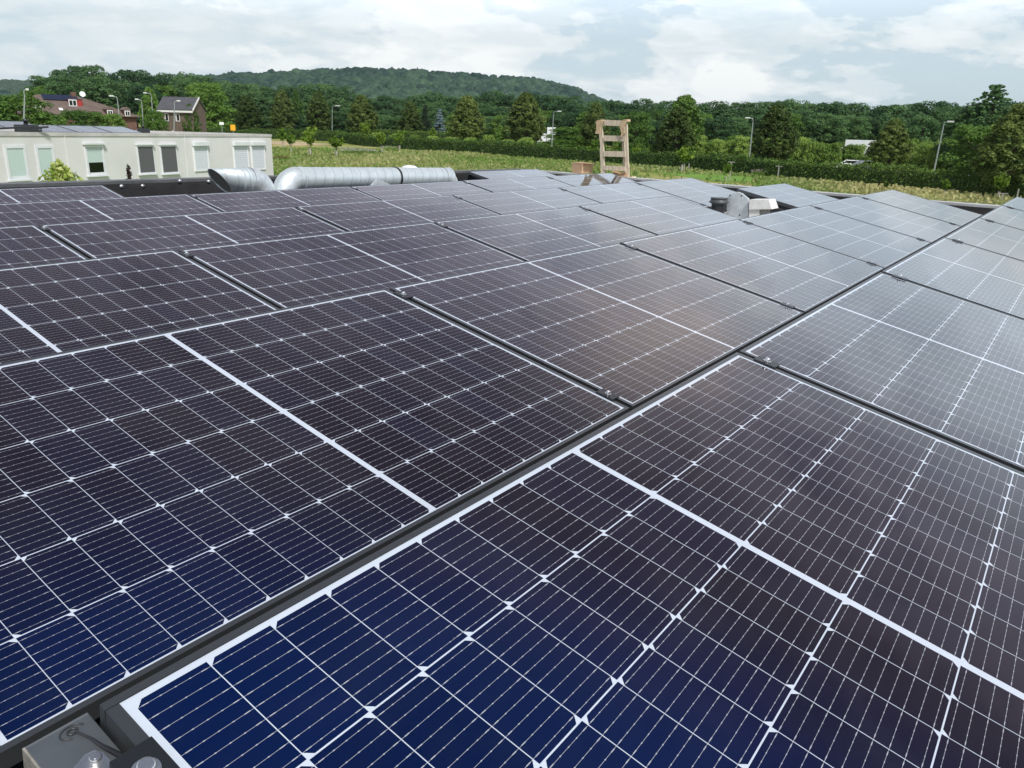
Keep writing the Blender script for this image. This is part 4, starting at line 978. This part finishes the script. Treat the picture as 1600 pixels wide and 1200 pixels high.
clump(562, 254, 70, 2200, 'wide white flowering clump behind the long duct', fl); clump(608, 247, 40, 900, 'small pinkish weed clump above the middle of the duct', fl, .6)
clump(440, 262, 30, 800, 'reddish weeds beside the end wall of the cream building', leaf_mat('reddish_heads', (0.22, 0.14, 0.07), (0.36, 0.24, 0.12)), .6)
clump(1192, 284, 60, 1400, 'greyish thistle clump below the hedge right of centre', leaf_mat('thistle_heads', (0.22, 0.18, 0.17), (0.40, 0.34, 0.31)), .8)
clump(1378, 285, 60, 1400, 'pale seed head clump in the dry grass at the right', fl, .8); clump(1255, 284, 40, 900, 'grey seed head clump below the nearer hedge', fl, .7)

# ------------------------------------------------------------------ saplings
M_guard = mat('grey_tree_guard', (0.40, 0.38, 0.33), 0.8, 0, noise=(3, 0.3))
def sapling(seed, hgt, spread, n):
    rng2 = np.random.default_rng(seed); rnd = random.Random(seed); root = empty('sapling')
    s = MB(); s.tube([(0, 0, -.2), (0, 0, hgt*.35), (.03, .02, hgt*.9)], [.035, .03, .012], 7); br = []
    for k in range(10):
        a = rnd.uniform(0, 6.28); z = hgt*rnd.uniform(.38, .72); L_ = spread*rnd.uniform(.5, 1.0); q0, q1 = Vector((0, 0, z)), Vector((math.cos(a)*L_, math.sin(a)*L_, z+hgt*rnd.uniform(.16, .3)))
        s.tube([q0, q0.lerp(q1, .5)+Vector((0, 0, .02)), q1], [.016, .011, .005], 5); br.append((q0, q1))
    br.append((Vector((0, 0, hgt*.5)), Vector((.03, .02, hgt*.98))))
    s.build('trunk', M_bark, root)
    P = []; 
    for i in range(n):
        q0, q1 = br[i % len(br)]; t = rng2.uniform(.2, 1.05); p = q0.lerp(q1, t); P.append((p.x, p.y, p.z))
    P = np.array(P)+rng2.normal(size=(n, 3))*spread*.10
    leaf_mesh('foliage', P, unit(rng2.normal(size=(n, 3))), np.full(n, .19)*rng2.uniform(.6, 1.5, n), rng2.random(n), rng2, L_sap, .6, root)
    g = MB(); g.tube([(.0, 0, -.05), (.0, 0, hgt*.30)], .075, 8); g.tube([(.16, 0, -.05), (.16, 0, hgt*.34)], .03, 6); g.build('tree_guard', M_guard, root)
    root['H'] = hgt; return root
SP = [sapling(200+k, 2.6, .78, 900) for k in range(4)]; spu = set()
saps = [(444, 213, 246, 'sapling nearest the end wall of the cream building'), (456, 219, 253, 'low sapling second from the cream building'), (486, 211, 257, 'tall thin sapling above the left elbow of the long duct'),
 (527, 224, 257, 'bushy dark sapling with spreading crown above the duct'), (573, 205, 241, 'pale sapling standing against the hedge below the blue sign'), (597, 218, 252, 'small sapling beside the pinkish weeds'),
 (625, 217, 250, 'bright lime green sapling above the duct joint'), (662, 219, 238, 'faint thin sapling against the hedge left of the yellow one'), (677, 213, 240, 'yellow green sapling below the blue spruce'), (702, 217, 240, 'slender sapling just right of the yellow one'),
 (737, 217, 243, 'sapling below the full lime tree'), (994, 238, 268, 'two stemmed sapling just right of the ladder foot'), (1064, 238, 279, 'dense bright sapling below the dark lime'), (1133, 262, 292, 'small sapling beside a thin post, centre right'),
 (926, 230, 262, 'sapling between the box and the ladder'), (1558, 276, 318, 'yellow green sapling at the far right'), (1473, 285, 312, 'low dark sapling in the dry grass behind the right parapet')]
for k, (px, yt, yb, lab) in enumerate(saps):
    p = SP[k % 4]; o = p if p.name not in spu else copy_tree(p); spu.add(p.name)
    c = on_ground(px, yb); top = at_d(px, yt, math.hypot(c.x, c.y-CAM.y)); H = top.z-c.z; sc_ = H/2.6
    o.location = (c.x, c.y, ground_z(c.x, c.y)); o.rotation_euler = (0, 0, TR.uniform(0, 6.28)); wf = 1.5 if 'bushy' in lab or 'dense' in lab else 1.0; o.scale = (sc_*wf, sc_*wf, sc_); tag(o, lab, 'sapling', 'saplings in the meadow')
# trellis posts in the field
def post(px, yt, yb, lab, tee=True):
    c = on_ground(px, yb); top = at_d(px, yt, math.hypot(c.x, c.y-CAM.y)); root = empty('timber_stake', (c.x, c.y, ground_z(c.x, c.y))); H = top.z-c.z
    s = MB(); s.box((-.05, -.05, -.1), (.05, .05, H)); s.build('post', M_guard, root)
    if tee:
        s = MB(); s.box((-.05, -.35, H+.001), (.05, .35, H+.08)); s.build('crossbar', M_guard, root)
    tag(root, lab, 'stake', 'stakes in the meadow')
post(1214, 269, 287, 'tee shaped timber stake below the tall centre right lime'); post(1139, 262, 290, 'thin tee stake beside the small sapling'); post(1075, 265, 276, 'short leaning stake right of the dense sapling', False); post(1563, 308, 322, 'tee stake beneath the far right sapling'); post(1587, 300, 318, 'plain stake at the far right edge', False)

# plants in front of the neighbour wall
def bush_front(px, yt, yb, wpx, D, n, m_, label, cat, leaf):
    top = at_d(px, yt, D); c = at_d(px, yb, D); H = top.z-c.z; R_ = wpx*D/FPX/2; g0 = ground_z(c.x, c.y); root = empty('young_tree', (c.x, c.y, g0)); rng3 = np.random.default_rng(int(px))
    q = rng3.normal(size=(n, 3)); q = unit(q)*rng3.random((n, 1))**.4; k = rng3.random(n)
    zf = .5+.5*q[:, 2]; wid = np.clip(1.15-zf, .12, 1)*rng3.uniform(.6, 1.25, n)
    P = np.stack([q[:, 0]*R_*wid, q[:, 1]*R_*wid, c.z-g0+zf*H], 1)
    leaf_mesh('foliage', P, unit(rng3.normal(size=(n, 3))), np.full(n, leaf)*rng3.uniform(.6, 1.4, n), rng3.random(n), rng3, m_, .6, root)
    s = MB(); s.tube([(0, 0, -.2), (0, 0, (c.z-g0)*.7), (.03, 0, top.z-g0-.1)], [.06, .045, .012], 7)
    for kk in range(7):
        a = kk*2.4; z = c.z-g0+H*(.05+.1*kk); s.tube([(0, 0, z-.3), (math.cos(a)*R_*.6, math.sin(a)*R_*.6, z+.1)], [.02, .006], 5)
    s.build('trunk', M_bark, root); tag(root, label, cat)
bush_front(98, 250, 302, 66, 27, 400, leaf_mat('creamy_leaves', (0.20, 0.33, 0.03), (0.72, 0.72, 0.30), .4), 'yellow green leafy young tree before the cream wall', 'young tree', .17)
bush_front(204, 255, 292, 12, 30, 150, leaf_mat('dark_purple_leaves', (0.03, 0.02, 0.02), (0.09, 0.06, 0.04), .2), 'thin dark twiggy plant before the cream wall', 'plant', .09)

# ------------------------------------------------------------------ street lamps
def lamp(px_t, yt, px_b, yb, D, arm_px, head_px, label, bent=True):
    top = at_d(px_t, yt, D); b0 = at_d(px_b, yb, D); gz_ = ground_z(b0.x, b0.y); root = empty('street_lamp', (b0.x, b0.y, gz_)); o0 = root.location.copy()
    dr = (b0-top); k_ = (gz_-top.z)/(b0.z-top.z) if abs(b0.z-top.z) > .1 else 1; foot = top+dr*k_; root.location = (foot.x, foot.y, gz_); o0 = root.location.copy(); T_ = top-o0; T_.z = top.z-gz_
    d = (at_d(px_t+arm_px, yt, D)-top); d.z = 0
    s = MB(); s.tube([(0, 0, -.1), (T_*.5), T_-Vector((0, 0, .45))], [.095, .075, .055], 10); s.build('pole', M_pole, root)
    s = MB(); s.tube([T_-Vector((0, 0, .45)), T_-Vector((0, 0, .15))+d*.04, T_+Vector((0, 0, .04))+d*.16, T_+d*.6+Vector((0, 0, .08)), T_+d+Vector((0, 0, .10))], .045, 8); s.build('arm', M_pole, root)
    e_ = T_+d; u = d.normalized(); L_ = head_px*D/FPX; side = Vector((-u.y, u.x, 0)); vs = []
    for z, wv_ in ((-.05, .08), (.11, .12)):
        for a_, b_ in ((-.15*L_, -1), (L_, -1), (L_, 1), (-.15*L_, 1)): vs.append(e_+u*a_+side*(b_*wv_)+Vector((0, 0, z+.1)))
    s = MB(); s.hexa(vs); s.build('lamp_head', M_white, root, bevel=.04); tag(root, label, 'street lamp', 'street lamps')
lamp(519, 166, 519, 214, 200, 6, 6, 'straight street lamp over the sandy track, head to the right')
lamp(865, 175, 862, 232, 132, 7, 5, 'street lamp in front of the white vehicle, head to the right')
lamp(1177, 186, 1170, 254, 108, -6, 6, 'street lamp right of centre with its head to the left')
lamp(1475, 192, 1460, 264, 97, 6, 7, 'leaning street lamp at the right with its head to the right')
lamp(183, 152, 186, 182, 112, -6, 5, 'tall lamp over the brown roof with head to the left')
lamp(221, 157, 223, 183, 120, -5, 4, 'thin lamp with head to the left, left of the small tree')
lamp(236, 147, 238, 172, 125, -7, 4, 'upper lamp among trees left of the grey roofed house')
lamp(272, 159, 272, 200, 118, 5, 4, 'thin lamp in front of the grey roofed house')
lamp(37, 142, 37, 170, 84, 4, 3, 'lamp head peeping over the big tree at the left edge')

# ------------------------------------------------------------------ houses
def house_frame(name, px, py, D, yaw_off, label):
    c = at_d(px, py, D); g0 = ground_z(c.x, c.y); v = Vector((c.x, c.y-CAM.y, 0)).normalized(); ang = math.atan2(v.y, v.x)-math.pi/2+yaw_off
    root = empty(name, (c.x, c.y, g0), (0, 0, ang)); tag(root, label, 'house'); return root, g0
D1 = 140; h1, g1 = house_frame('brick_house', 132, 180, D1, rad(12), 'brick house with big brown hipped roof and red dormer')
W1 = 134*D1/FPX/2; ze = at_d(132, 179, D1).z-g1; zr1 = at_d(110, 149, D1).z-g1
s = MB(); s.box((-W1+.5, -.2, -.3), (W1-.5, 9, ze+.1)); s.build('wall', M_brick, h1)
def hip(mb, x0, x1, y0, y1, z0, z1, rx0, rx1, th=.15):
    ym = (y0+y1)/2; vs = [(x0, y0, z0), (x1, y0, z0), (x1, y1, z0), (x0, y1, z0), (rx0, ym, z1), (rx1, ym, z1), (x0, y0, z0-th), (x1, y0, z0-th), (x1, y1, z0-th), (x0, y1, z0-th)]
    mb.add(vs, [(0, 1, 5, 4), (1, 2, 5), (2, 3, 4, 5), (3, 0, 4), (0, 6, 7, 1), (1, 7, 8, 2), (2, 8, 9, 3), (3, 9, 6, 0), (9, 8, 7, 6)])
s = MB(); hip(s, -W1, W1, -.8, 9.8, ze, zr1, -W1*.70, W1*.05); rf = s.build('roof', M_rooftile, h1)
zs = lambda y: ze+(zr1-ze)*(y+.8)/5.3
s = MB(); Mx = Matrix.Translation((-W1*.60, 2.9, zs(2.9)+.12)) @ Matrix.Rotation(math.atan2(zr1-ze, 5.3), 4, 'X'); s.box((0, 0, 0), (4.8, 1.7, .06), 0, Mx); s.build('solar_array', M_pv2, rf)
s = MB(); s.box((-1.5, 1.6, zs(1.6)-.1), (.3, 3.6, zs(1.6)+.95)); dm = s.build('dormer', M_red, h1)
s = MB(); s.box((-1.6, 1.5, zs(1.6)+.951), (.4, 3.6, zs(1.6)+1.05)); s.build('dormer_roof', M_slate, dm)
s = MB(); s.box((-1.6, 1.52, zs(1.6)-.05), (-.5, 1.598, zs(1.6)+.9)); s.build('window_frame', M_white, dm)
s = MB(); s.box((-1.5, 1.48, zs(1.6)+.08), (-1.1, 1.519, zs(1.6)+.78)); s.box((-1.0, 1.48, zs(1.6)+.08), (-.6, 1.519, zs(1.6)+.78)); s.build('pane', M_glassdark, dm)
for x_ in (W1*.44, W1*.76):
    s = MB(); s.box((x_-.5, -.83, ze-.15), (x_+.5, .9, ze+.85)); dd = s.build('gable_dormer', M_brick, h1)
    s = MB(); s.add([(x_-.65, -.92, ze+.85), (x_+.65, -.92, ze+.85), (x_, -.92, ze+1.3), (x_-.65, 1.6, ze+.85), (x_+.65, 1.6, ze+.85), (x_, 1.6, ze+1.3)], [(0, 1, 2), (5, 4, 3), (0, 2, 5, 3), (1, 4, 5, 2), (0, 3, 4, 1)]); s.build('gable_roof', M_rooftile, dd)
    s = MB(); s.box((x_-.38, -.91, ze-.05), (x_+.38, -.832, ze+.75)); s.build('window_frame', M_white, dd)
    s = MB(); s.box((x_-.28, -.94, ze+.05), (x_-.03, -.912, ze+.65)); s.box((x_+.04, -.94, ze+.05), (x_+.29, -.912, ze+.65)); s.build('pane', M_glassdark, dd)
s = MB(); s.box((-.6, 4.0, zr1-.4), (.1, 4.7, zr1+.6)); ch = s.build('chimney', M_brick, h1)
s = MB(); s.lathe([(.05, 0), (.38, .12), (.42, .2)], 16, 0, Matrix.Translation((1.0, 4.3, zr1+.3)) @ Matrix.Rotation(rad(70), 4, 'X')); s.tube([(1.0, 4.3, zr1-.6), (1.0, 4.3, zr1+.3)], .04, 6); s.build('satellite_dish', M_white, h1)
s = MB(); Mx = Matrix.Translation((-W1*.82, .2, zs(.2)+.08)) @ Matrix.Rotation(math.atan2(zr1-ze, 5.3), 4, 'X'); s.box((0, 0, 0), (.8, .9, .06), 0, Mx); Mx = Matrix.Translation((-W1*.42, 0, zs(0)+.08)) @ Matrix.Rotation(math.atan2(zr1-ze, 5.3), 4, 'X'); s.box((0, 0, 0), (.5, .7, .06), 0, Mx); s.build('roof_window', M_white, h1)
D2 = 150; h2, g2 = house_frame('brick_house', 274, 175, D2, rad(-24), 'narrow brown brick house with grey gable roof and white trim')
W2 = 2.9; ze2 = at_d(266, 170, D2).z-g2; zr2 = at_d(274, 152, D2).z-g2
s = MB(); s.add([(-W2, 0, -.3), (W2, 0, -.3), (W2, 5.4, -.3), (-W2, 5.4, -.3), (-W2, 0, ze2), (W2, 0, ze2), (W2, 5.4, ze2), (-W2, 5.4, ze2), (-W2, 2.7, zr2-.1), (W2, 2.7, zr2-.1)], [(0, 1, 5, 4), (1, 2, 6, 9, 5), (2, 3, 7, 6), (3, 0, 4, 8, 7), (4, 5, 9, 8), (6, 7, 8, 9)]); s.build('wall', M_brick2, h2)
s = MB(); sl2 = (zr2-ze2)/2.7
for sg in (0, 1):
    y0, y1 = (-.3, 2.7) if not sg else (5.7, 2.7); z0 = ze2-.3*sl2; s.hexa([(-W2-.2, y0, z0), (W2+.2, y0, z0), (W2+.2, y1, zr2), (-W2-.2, y1, zr2), (-W2-.2, y0, z0+.16), (W2+.2, y0, z0+.16), (W2+.2, y1, zr2+.16), (-W2-.2, y1, zr2+.16)])
rf = s.build('roof', M_slate, h2)
s = MB(); s.hexa([(W2+.2, -.35, ze2-.3*sl2-.1), (W2+.32, -.35, ze2-.3*sl2-.1), (W2+.32, 2.7, zr2-.1), (W2+.2, 2.7, zr2-.1), (W2+.2, -.35, ze2-.3*sl2+.22), (W2+.32, -.35, ze2-.3*sl2+.22), (W2+.32, 2.7, zr2+.24), (W2+.2, 2.7, zr2+.24)]); s.box((-W2-.2, -.42, ze2-.55), (W2+.2, -.31, ze2-.25)); s.build('bargeboard', M_cream, rf)
for x_ in (-1.6, .3):
    s = MB(); s.box((x_-.38, -.05, ze2-2.0), (x_+.38, -.002, ze2-.7)); wf = s.build('window', M_coping, h2); s = MB(); s.box((x_-.1, -.07, ze2-1.85), (x_+.26, -.052, ze2-.85)); s.build('pane', M_glassdark, wf)
s = MB(); s.box((-2.4, -.05, ze2-4.3), (-1.9, -.002, ze2-3.4)); s.box((-.9, -.05, ze2-3.7), (-.5, -.002, ze2-3.5)); s.build('window', M_white, h2)

# ------------------------------------------------------------------ signs and vehicles
def sign(px, y0, y1, wpx, D, m_, label, shape='box'):
    t_ = at_d(px, y0, D); b_ = at_d(px, y1, D); g0 = ground_z(t_.x, t_.y); v = Vector((t_.x, t_.y, 0)).normalized(); root = empty('road_sign', (t_.x, t_.y, g0), (0, 0, math.atan2(v.y, v.x)+math.pi/2))
    W_ = wpx*D/FPX/2; s = MB(); s.tube([(0, -.06, -.1), (0, -.06, b_.z-g0+.1)], .04, 8); s.build('post', M_pole, root); s = MB(); s.box((-W_, -.03, b_.z-g0), (W_, .03, t_.z-g0)); s.build('sign_panel', m_, root, bevel=.02); tag(root, label, 'sign')
sign(363.5, 195, 204, 6.5, 118, M_orange, 'orange yellow road sign above the roof of the cream building'); sign(346, 191, 195, 6, 118, M_white, 'small white sign left of the orange sign')
sign(588, 207, 212, 5, 158, M_blue, 'small blue sign in the hedge above the meadow'); sign(593.5, 209, 213.5, 4, 157.6, M_white, 'small white sign touching the blue one')
def truck(px, yt, yb, wpx, D, label, cabside=1):
    t_ = at_d(px, yt, D); g0 = ground_z(t_.x, t_.y); v = Vector((t_.x, t_.y, 0)).normalized(); root = empty('lorry', (t_.x, t_.y, g0), (0, 0, math.atan2(v.y, v.x)+math.pi/2)); W_ = wpx*D/FPX/2; Ht = t_.z-g0
    s = MB(); s.box((-W_, -1.2, .9), (W_, 1.2, Ht)); s.build('cargo_box', M_truckwhite, root, bevel=.05); s = MB(); s.box((W_+.1, -1.1, .5), (W_+2.0, 1.1, min(2.7, Ht*.85))); s.build('cab', M_truckwhite, root, bevel=.15)
    s = MB(); s.box((W_+1.2, -1.13, 1.5), (W_+1.8, 1.13, 2.2)); s.build('cab_window', M_glassdark, root)
    for x_ in (-W_*.7, W_+1.0):
        for sg in (-1, 1):
            s = MB(); s.lathe([(.3, -.15), (.48, -.12), (.48, .12), (.3, .15)], 18, 0, Matrix.Translation((x_, sg*1.05, .48)) @ Matrix.Rotation(math.pi/2, 4, 'X')); s.build('wheel', M_tyre, root)
    tag(root, label, 'lorry')
truck(1350, 219, 250, 46, 133, 'white lorry whose pale box top shows above the shrubs'); truck(862, 199, 222, 13, 172, 'white lorry half hidden behind the street lamp')
def car(px, yt, wpx, D, label, yaw=0):
    t_ = at_d(px, yt, D); g0 = ground_z(t_.x, t_.y); v = Vector((t_.x, t_.y, 0)).normalized(); Hc = 1.5; root = empty('parked_car', (t_.x, t_.y, min(t_.z-1.48, g0+1.2)), (0, 0, math.atan2(v.y, v.x)+math.pi/2+yaw))
    prof = [(-2.1, .35), (-2.15, .8), (-1.9, .95), (-1.5, 1.0), (-.9, 1.46), (.7, 1.48), (1.35, 1.0), (2.0, .86), (2.15, .6), (2.1, .3)]; n = len(prof)
    vs = [(x_, -.85 if z_ < 1.1 else -.68, z_) for x_, z_ in prof]+[(x_, .85 if z_ < 1.1 else .68, z_) for x_, z_ in prof]
    s = MB(); s.add(vs, [tuple(range(n)), tuple(range(2*n-1, n-1, -1))]+[(i, i+n, (i+1) % n+n, (i+1) % n) for i in range(n)]); s.build('body', M_truckwhite, root, bevel=.03)
    s = MB()
    for sg in (-1, 1): s.hexa([(-1.2, sg*.80, 1.04), (1.1, sg*.80, 1.04), (.62, sg*.715, 1.40), (-.82, sg*.715, 1.40), (-1.2, sg*.83, 1.04), (1.1, sg*.83, 1.04), (.62, sg*.74, 1.40), (-.82, sg*.74, 1.40)])
    s.build('side_window', M_glassdark, root)
    for x_ in (-1.3, 1.35):
        for sg in (-1, 1):
            s = MB(); s.lathe([(.2, -.1), (.32, -.09), (.32, .09), (.2, .1)], 16, 0, Matrix.Translation((x_, sg*.78, .32)) @ Matrix.Rotation(math.pi/2, 4, 'X')); s.build('wheel', M_tyre, root)
    tag(root, label, 'car')
car(1505, 273, 24, 92, 'white car roof passing behind the right hedge'); car(1331, 250, 18, 112, 'white car in the dark gap under the shrubs, left one'); car(1355, 251, 16, 110, 'white car in the dark gap under the shrubs, right one', .5)

# ------------------------------------------------------------------ wooded hills
def hill_mat(name, a, b):
    m = leaf_mat(name, a, b, 0.0); return m
def az_of(px): d = ray(px, 200); return math.atan2(d.y, d.x)
prof_px = [(180, 150), (250, 128), (330, 119), (400, 116), (450, 113), (500, 111), (560, 108), (620, 110), (680, 113), (740, 118), (800, 121), (850, 127), (890, 136), (920, 149), (960, 162), (1010, 175)]
D0, Dm = 620, 1500
azs = np.array([az_of(p) for p, _ in prof_px][::-1]); zts = np.array([at_d(p, y_+3, Dm).z-11 for p, y_ in prof_px][::-1])
def hill_z(az, D): 
    top = np.interp(az, azs, zts, left=zts[0], right=zts[-1]); f = np.clip((D-D0)/(Dm-D0), 0, 1); f = f*f*(3-2*f)
    b = np.where(D > Dm, 1-np.clip((D-Dm)/1200, 0, 1)*.6, 1); return -6+(top+6)*f*b
def hill(name, azs_, D_list, zf, label):
    A = np.linspace(azs_[0], azs_[-1], 90); vs = []; fs = []
    for D in D_list:
        for a in A: vs.append((D*math.cos(a), D*math.sin(a), float(zf(a, D))))
    n = len(A)
    for i in range(len(D_list)-1):
        for k in range(n-1): fs.append((i*n+k, (i+1)*n+k, (i+1)*n+k+1, i*n+k+1))
    s = MB(); s.add(vs, fs, 0, True); return tag(s.build(name, mat(name+'_soil', (0.03, 0.05, 0.02), .9)), label, None, None, 'structure')
hill('hill', [azs[0]-.05, azs[-1]+.25], list(np.linspace(D0, 2400, 40)), hill_z, 'wooded hill ridge on the horizon')
# canopy: every crown a small faceted dome of leaf clumps
ico = bmesh.new(); bmesh.ops.create_icosphere(ico, subdivisions=2, radius=1); iv = np.array([v.co[:] for v in ico.verts]); it = np.array([[v.index for v in f.verts] for f in ico.faces]); ico.free()
up_ = iv[it].mean(1)[:, 2] > -.25; it = it[up_]
def canopy(name, n, azr, Dr, zf, Rr, m_, label, seed, lightfn=None):
    rg = np.random.default_rng(seed); a = rg.uniform(azr[0], azr[1], n); D = Dr[0]+(Dr[1]-Dr[0])*rg.random(n)
    z = np.array([float(zf(x, y)) for x, y in zip(a, D)]); C = np.stack([D*np.cos(a), D*np.sin(a), z], 1); r_ = rg.uniform(.6, 1.3, n)*Rr; tt = rg.random(n)
    V = iv[None]*(1+rg.normal(size=(n, len(iv), 1))*.16); V = V*(r_[:, None, None]*np.array([1, 1, .95])); V = V+(C+np.stack([0*r_, 0*r_, r_*.45], 1))[:, None]
    F = (it[None]+(np.arange(n)*len(iv))[:, None, None]).reshape(-1, 3); V = V.reshape(-1, 3); T = np.clip(np.repeat(tt*.7, len(iv))+rg.random(n*len(iv))*.35, 0, 1)
    if lightfn is not None: T = np.clip(T+np.repeat(lightfn(a, D), len(iv)), 0, 1)
    me = bpy.data.meshes.new(name); me.vertices.add(len(V)); me.vertices.foreach_set('co', V.astype(np.float32).ravel()); me.loops.add(3*len(F)); me.loops.foreach_set('vertex_index', F.astype(np.int32).ravel()); me.polygons.add(len(F)); me.polygons.foreach_set('loop_start', np.arange(0, 3*len(F), 3, dtype=np.int32)); me.update(calc_edges=True)
    at = me.attributes.new('tint', 'FLOAT', 'POINT'); at.data.foreach_set('value', T.astype(np.float32)); me.materials.append(m_); o = bpy.data.objects.new(name, me); COL.objects.link(o); return tag(o, label, None, None, 'stuff')
canopy('hill_woodland', 8000, (azs[0]-.01, azs[-1]+.12), (700, 1620), hill_z, 8.0, hill_mat('hill_leaves', (0.014, 0.040, 0.028), (0.070, 0.130, 0.066)), 'dense woodland covering the hill', 31, lambda a, D: np.where(D < 1050, .30, 0)+.22*np.sin(a*31+D*.011)*np.sin(a*17-D*.007))  # bluish haze of distance is partly mixed into these leaf colours
def far_z(a, D): return -6+95*np.exp(-((a-az_of(20))/.16)**2)*np.clip((D-2200)/700, 0, 1)
hill('far_hill', [az_of(140), az_of(-500)], list(np.linspace(2200, 3600, 10)), far_z, 'distant bluish hill at the left edge')
canopy('far_hill_woodland', 1600, (az_of(120), az_of(-60)), (2500, 3000), far_z, 14, hill_mat('far_hill_leaves', (0.02, 0.045, 0.02), (0.05, 0.09, 0.04)), 'woodland on the distant hill at the left', 33)

# ------------------------------------------------------------------ haze
s = MB(); s.box((-4600, -4600, -16), (4600, 4600, 190))
hz_ = s.build('haze', bpy.data.materials.new('haze_air')); hm = hz_.data.materials[0]; hm.use_nodes = True; t = NT(hm.node_tree); t.n.clear()
pvn = t.node('ShaderNodeVolumePrincipled'); pvn.inputs['Color'].default_value = (0.78, 0.90, 1.0, 1); pvn.inputs['Density'].default_value = 0.00006; pvn.inputs['Anisotropy'].default_value = 0.3
t.l.new(pvn.outputs[0], t.node('ShaderNodeOutputMaterial').inputs['Volume']); tag(hz_, 'thin pale haze in the air', None, None, 'stuff')
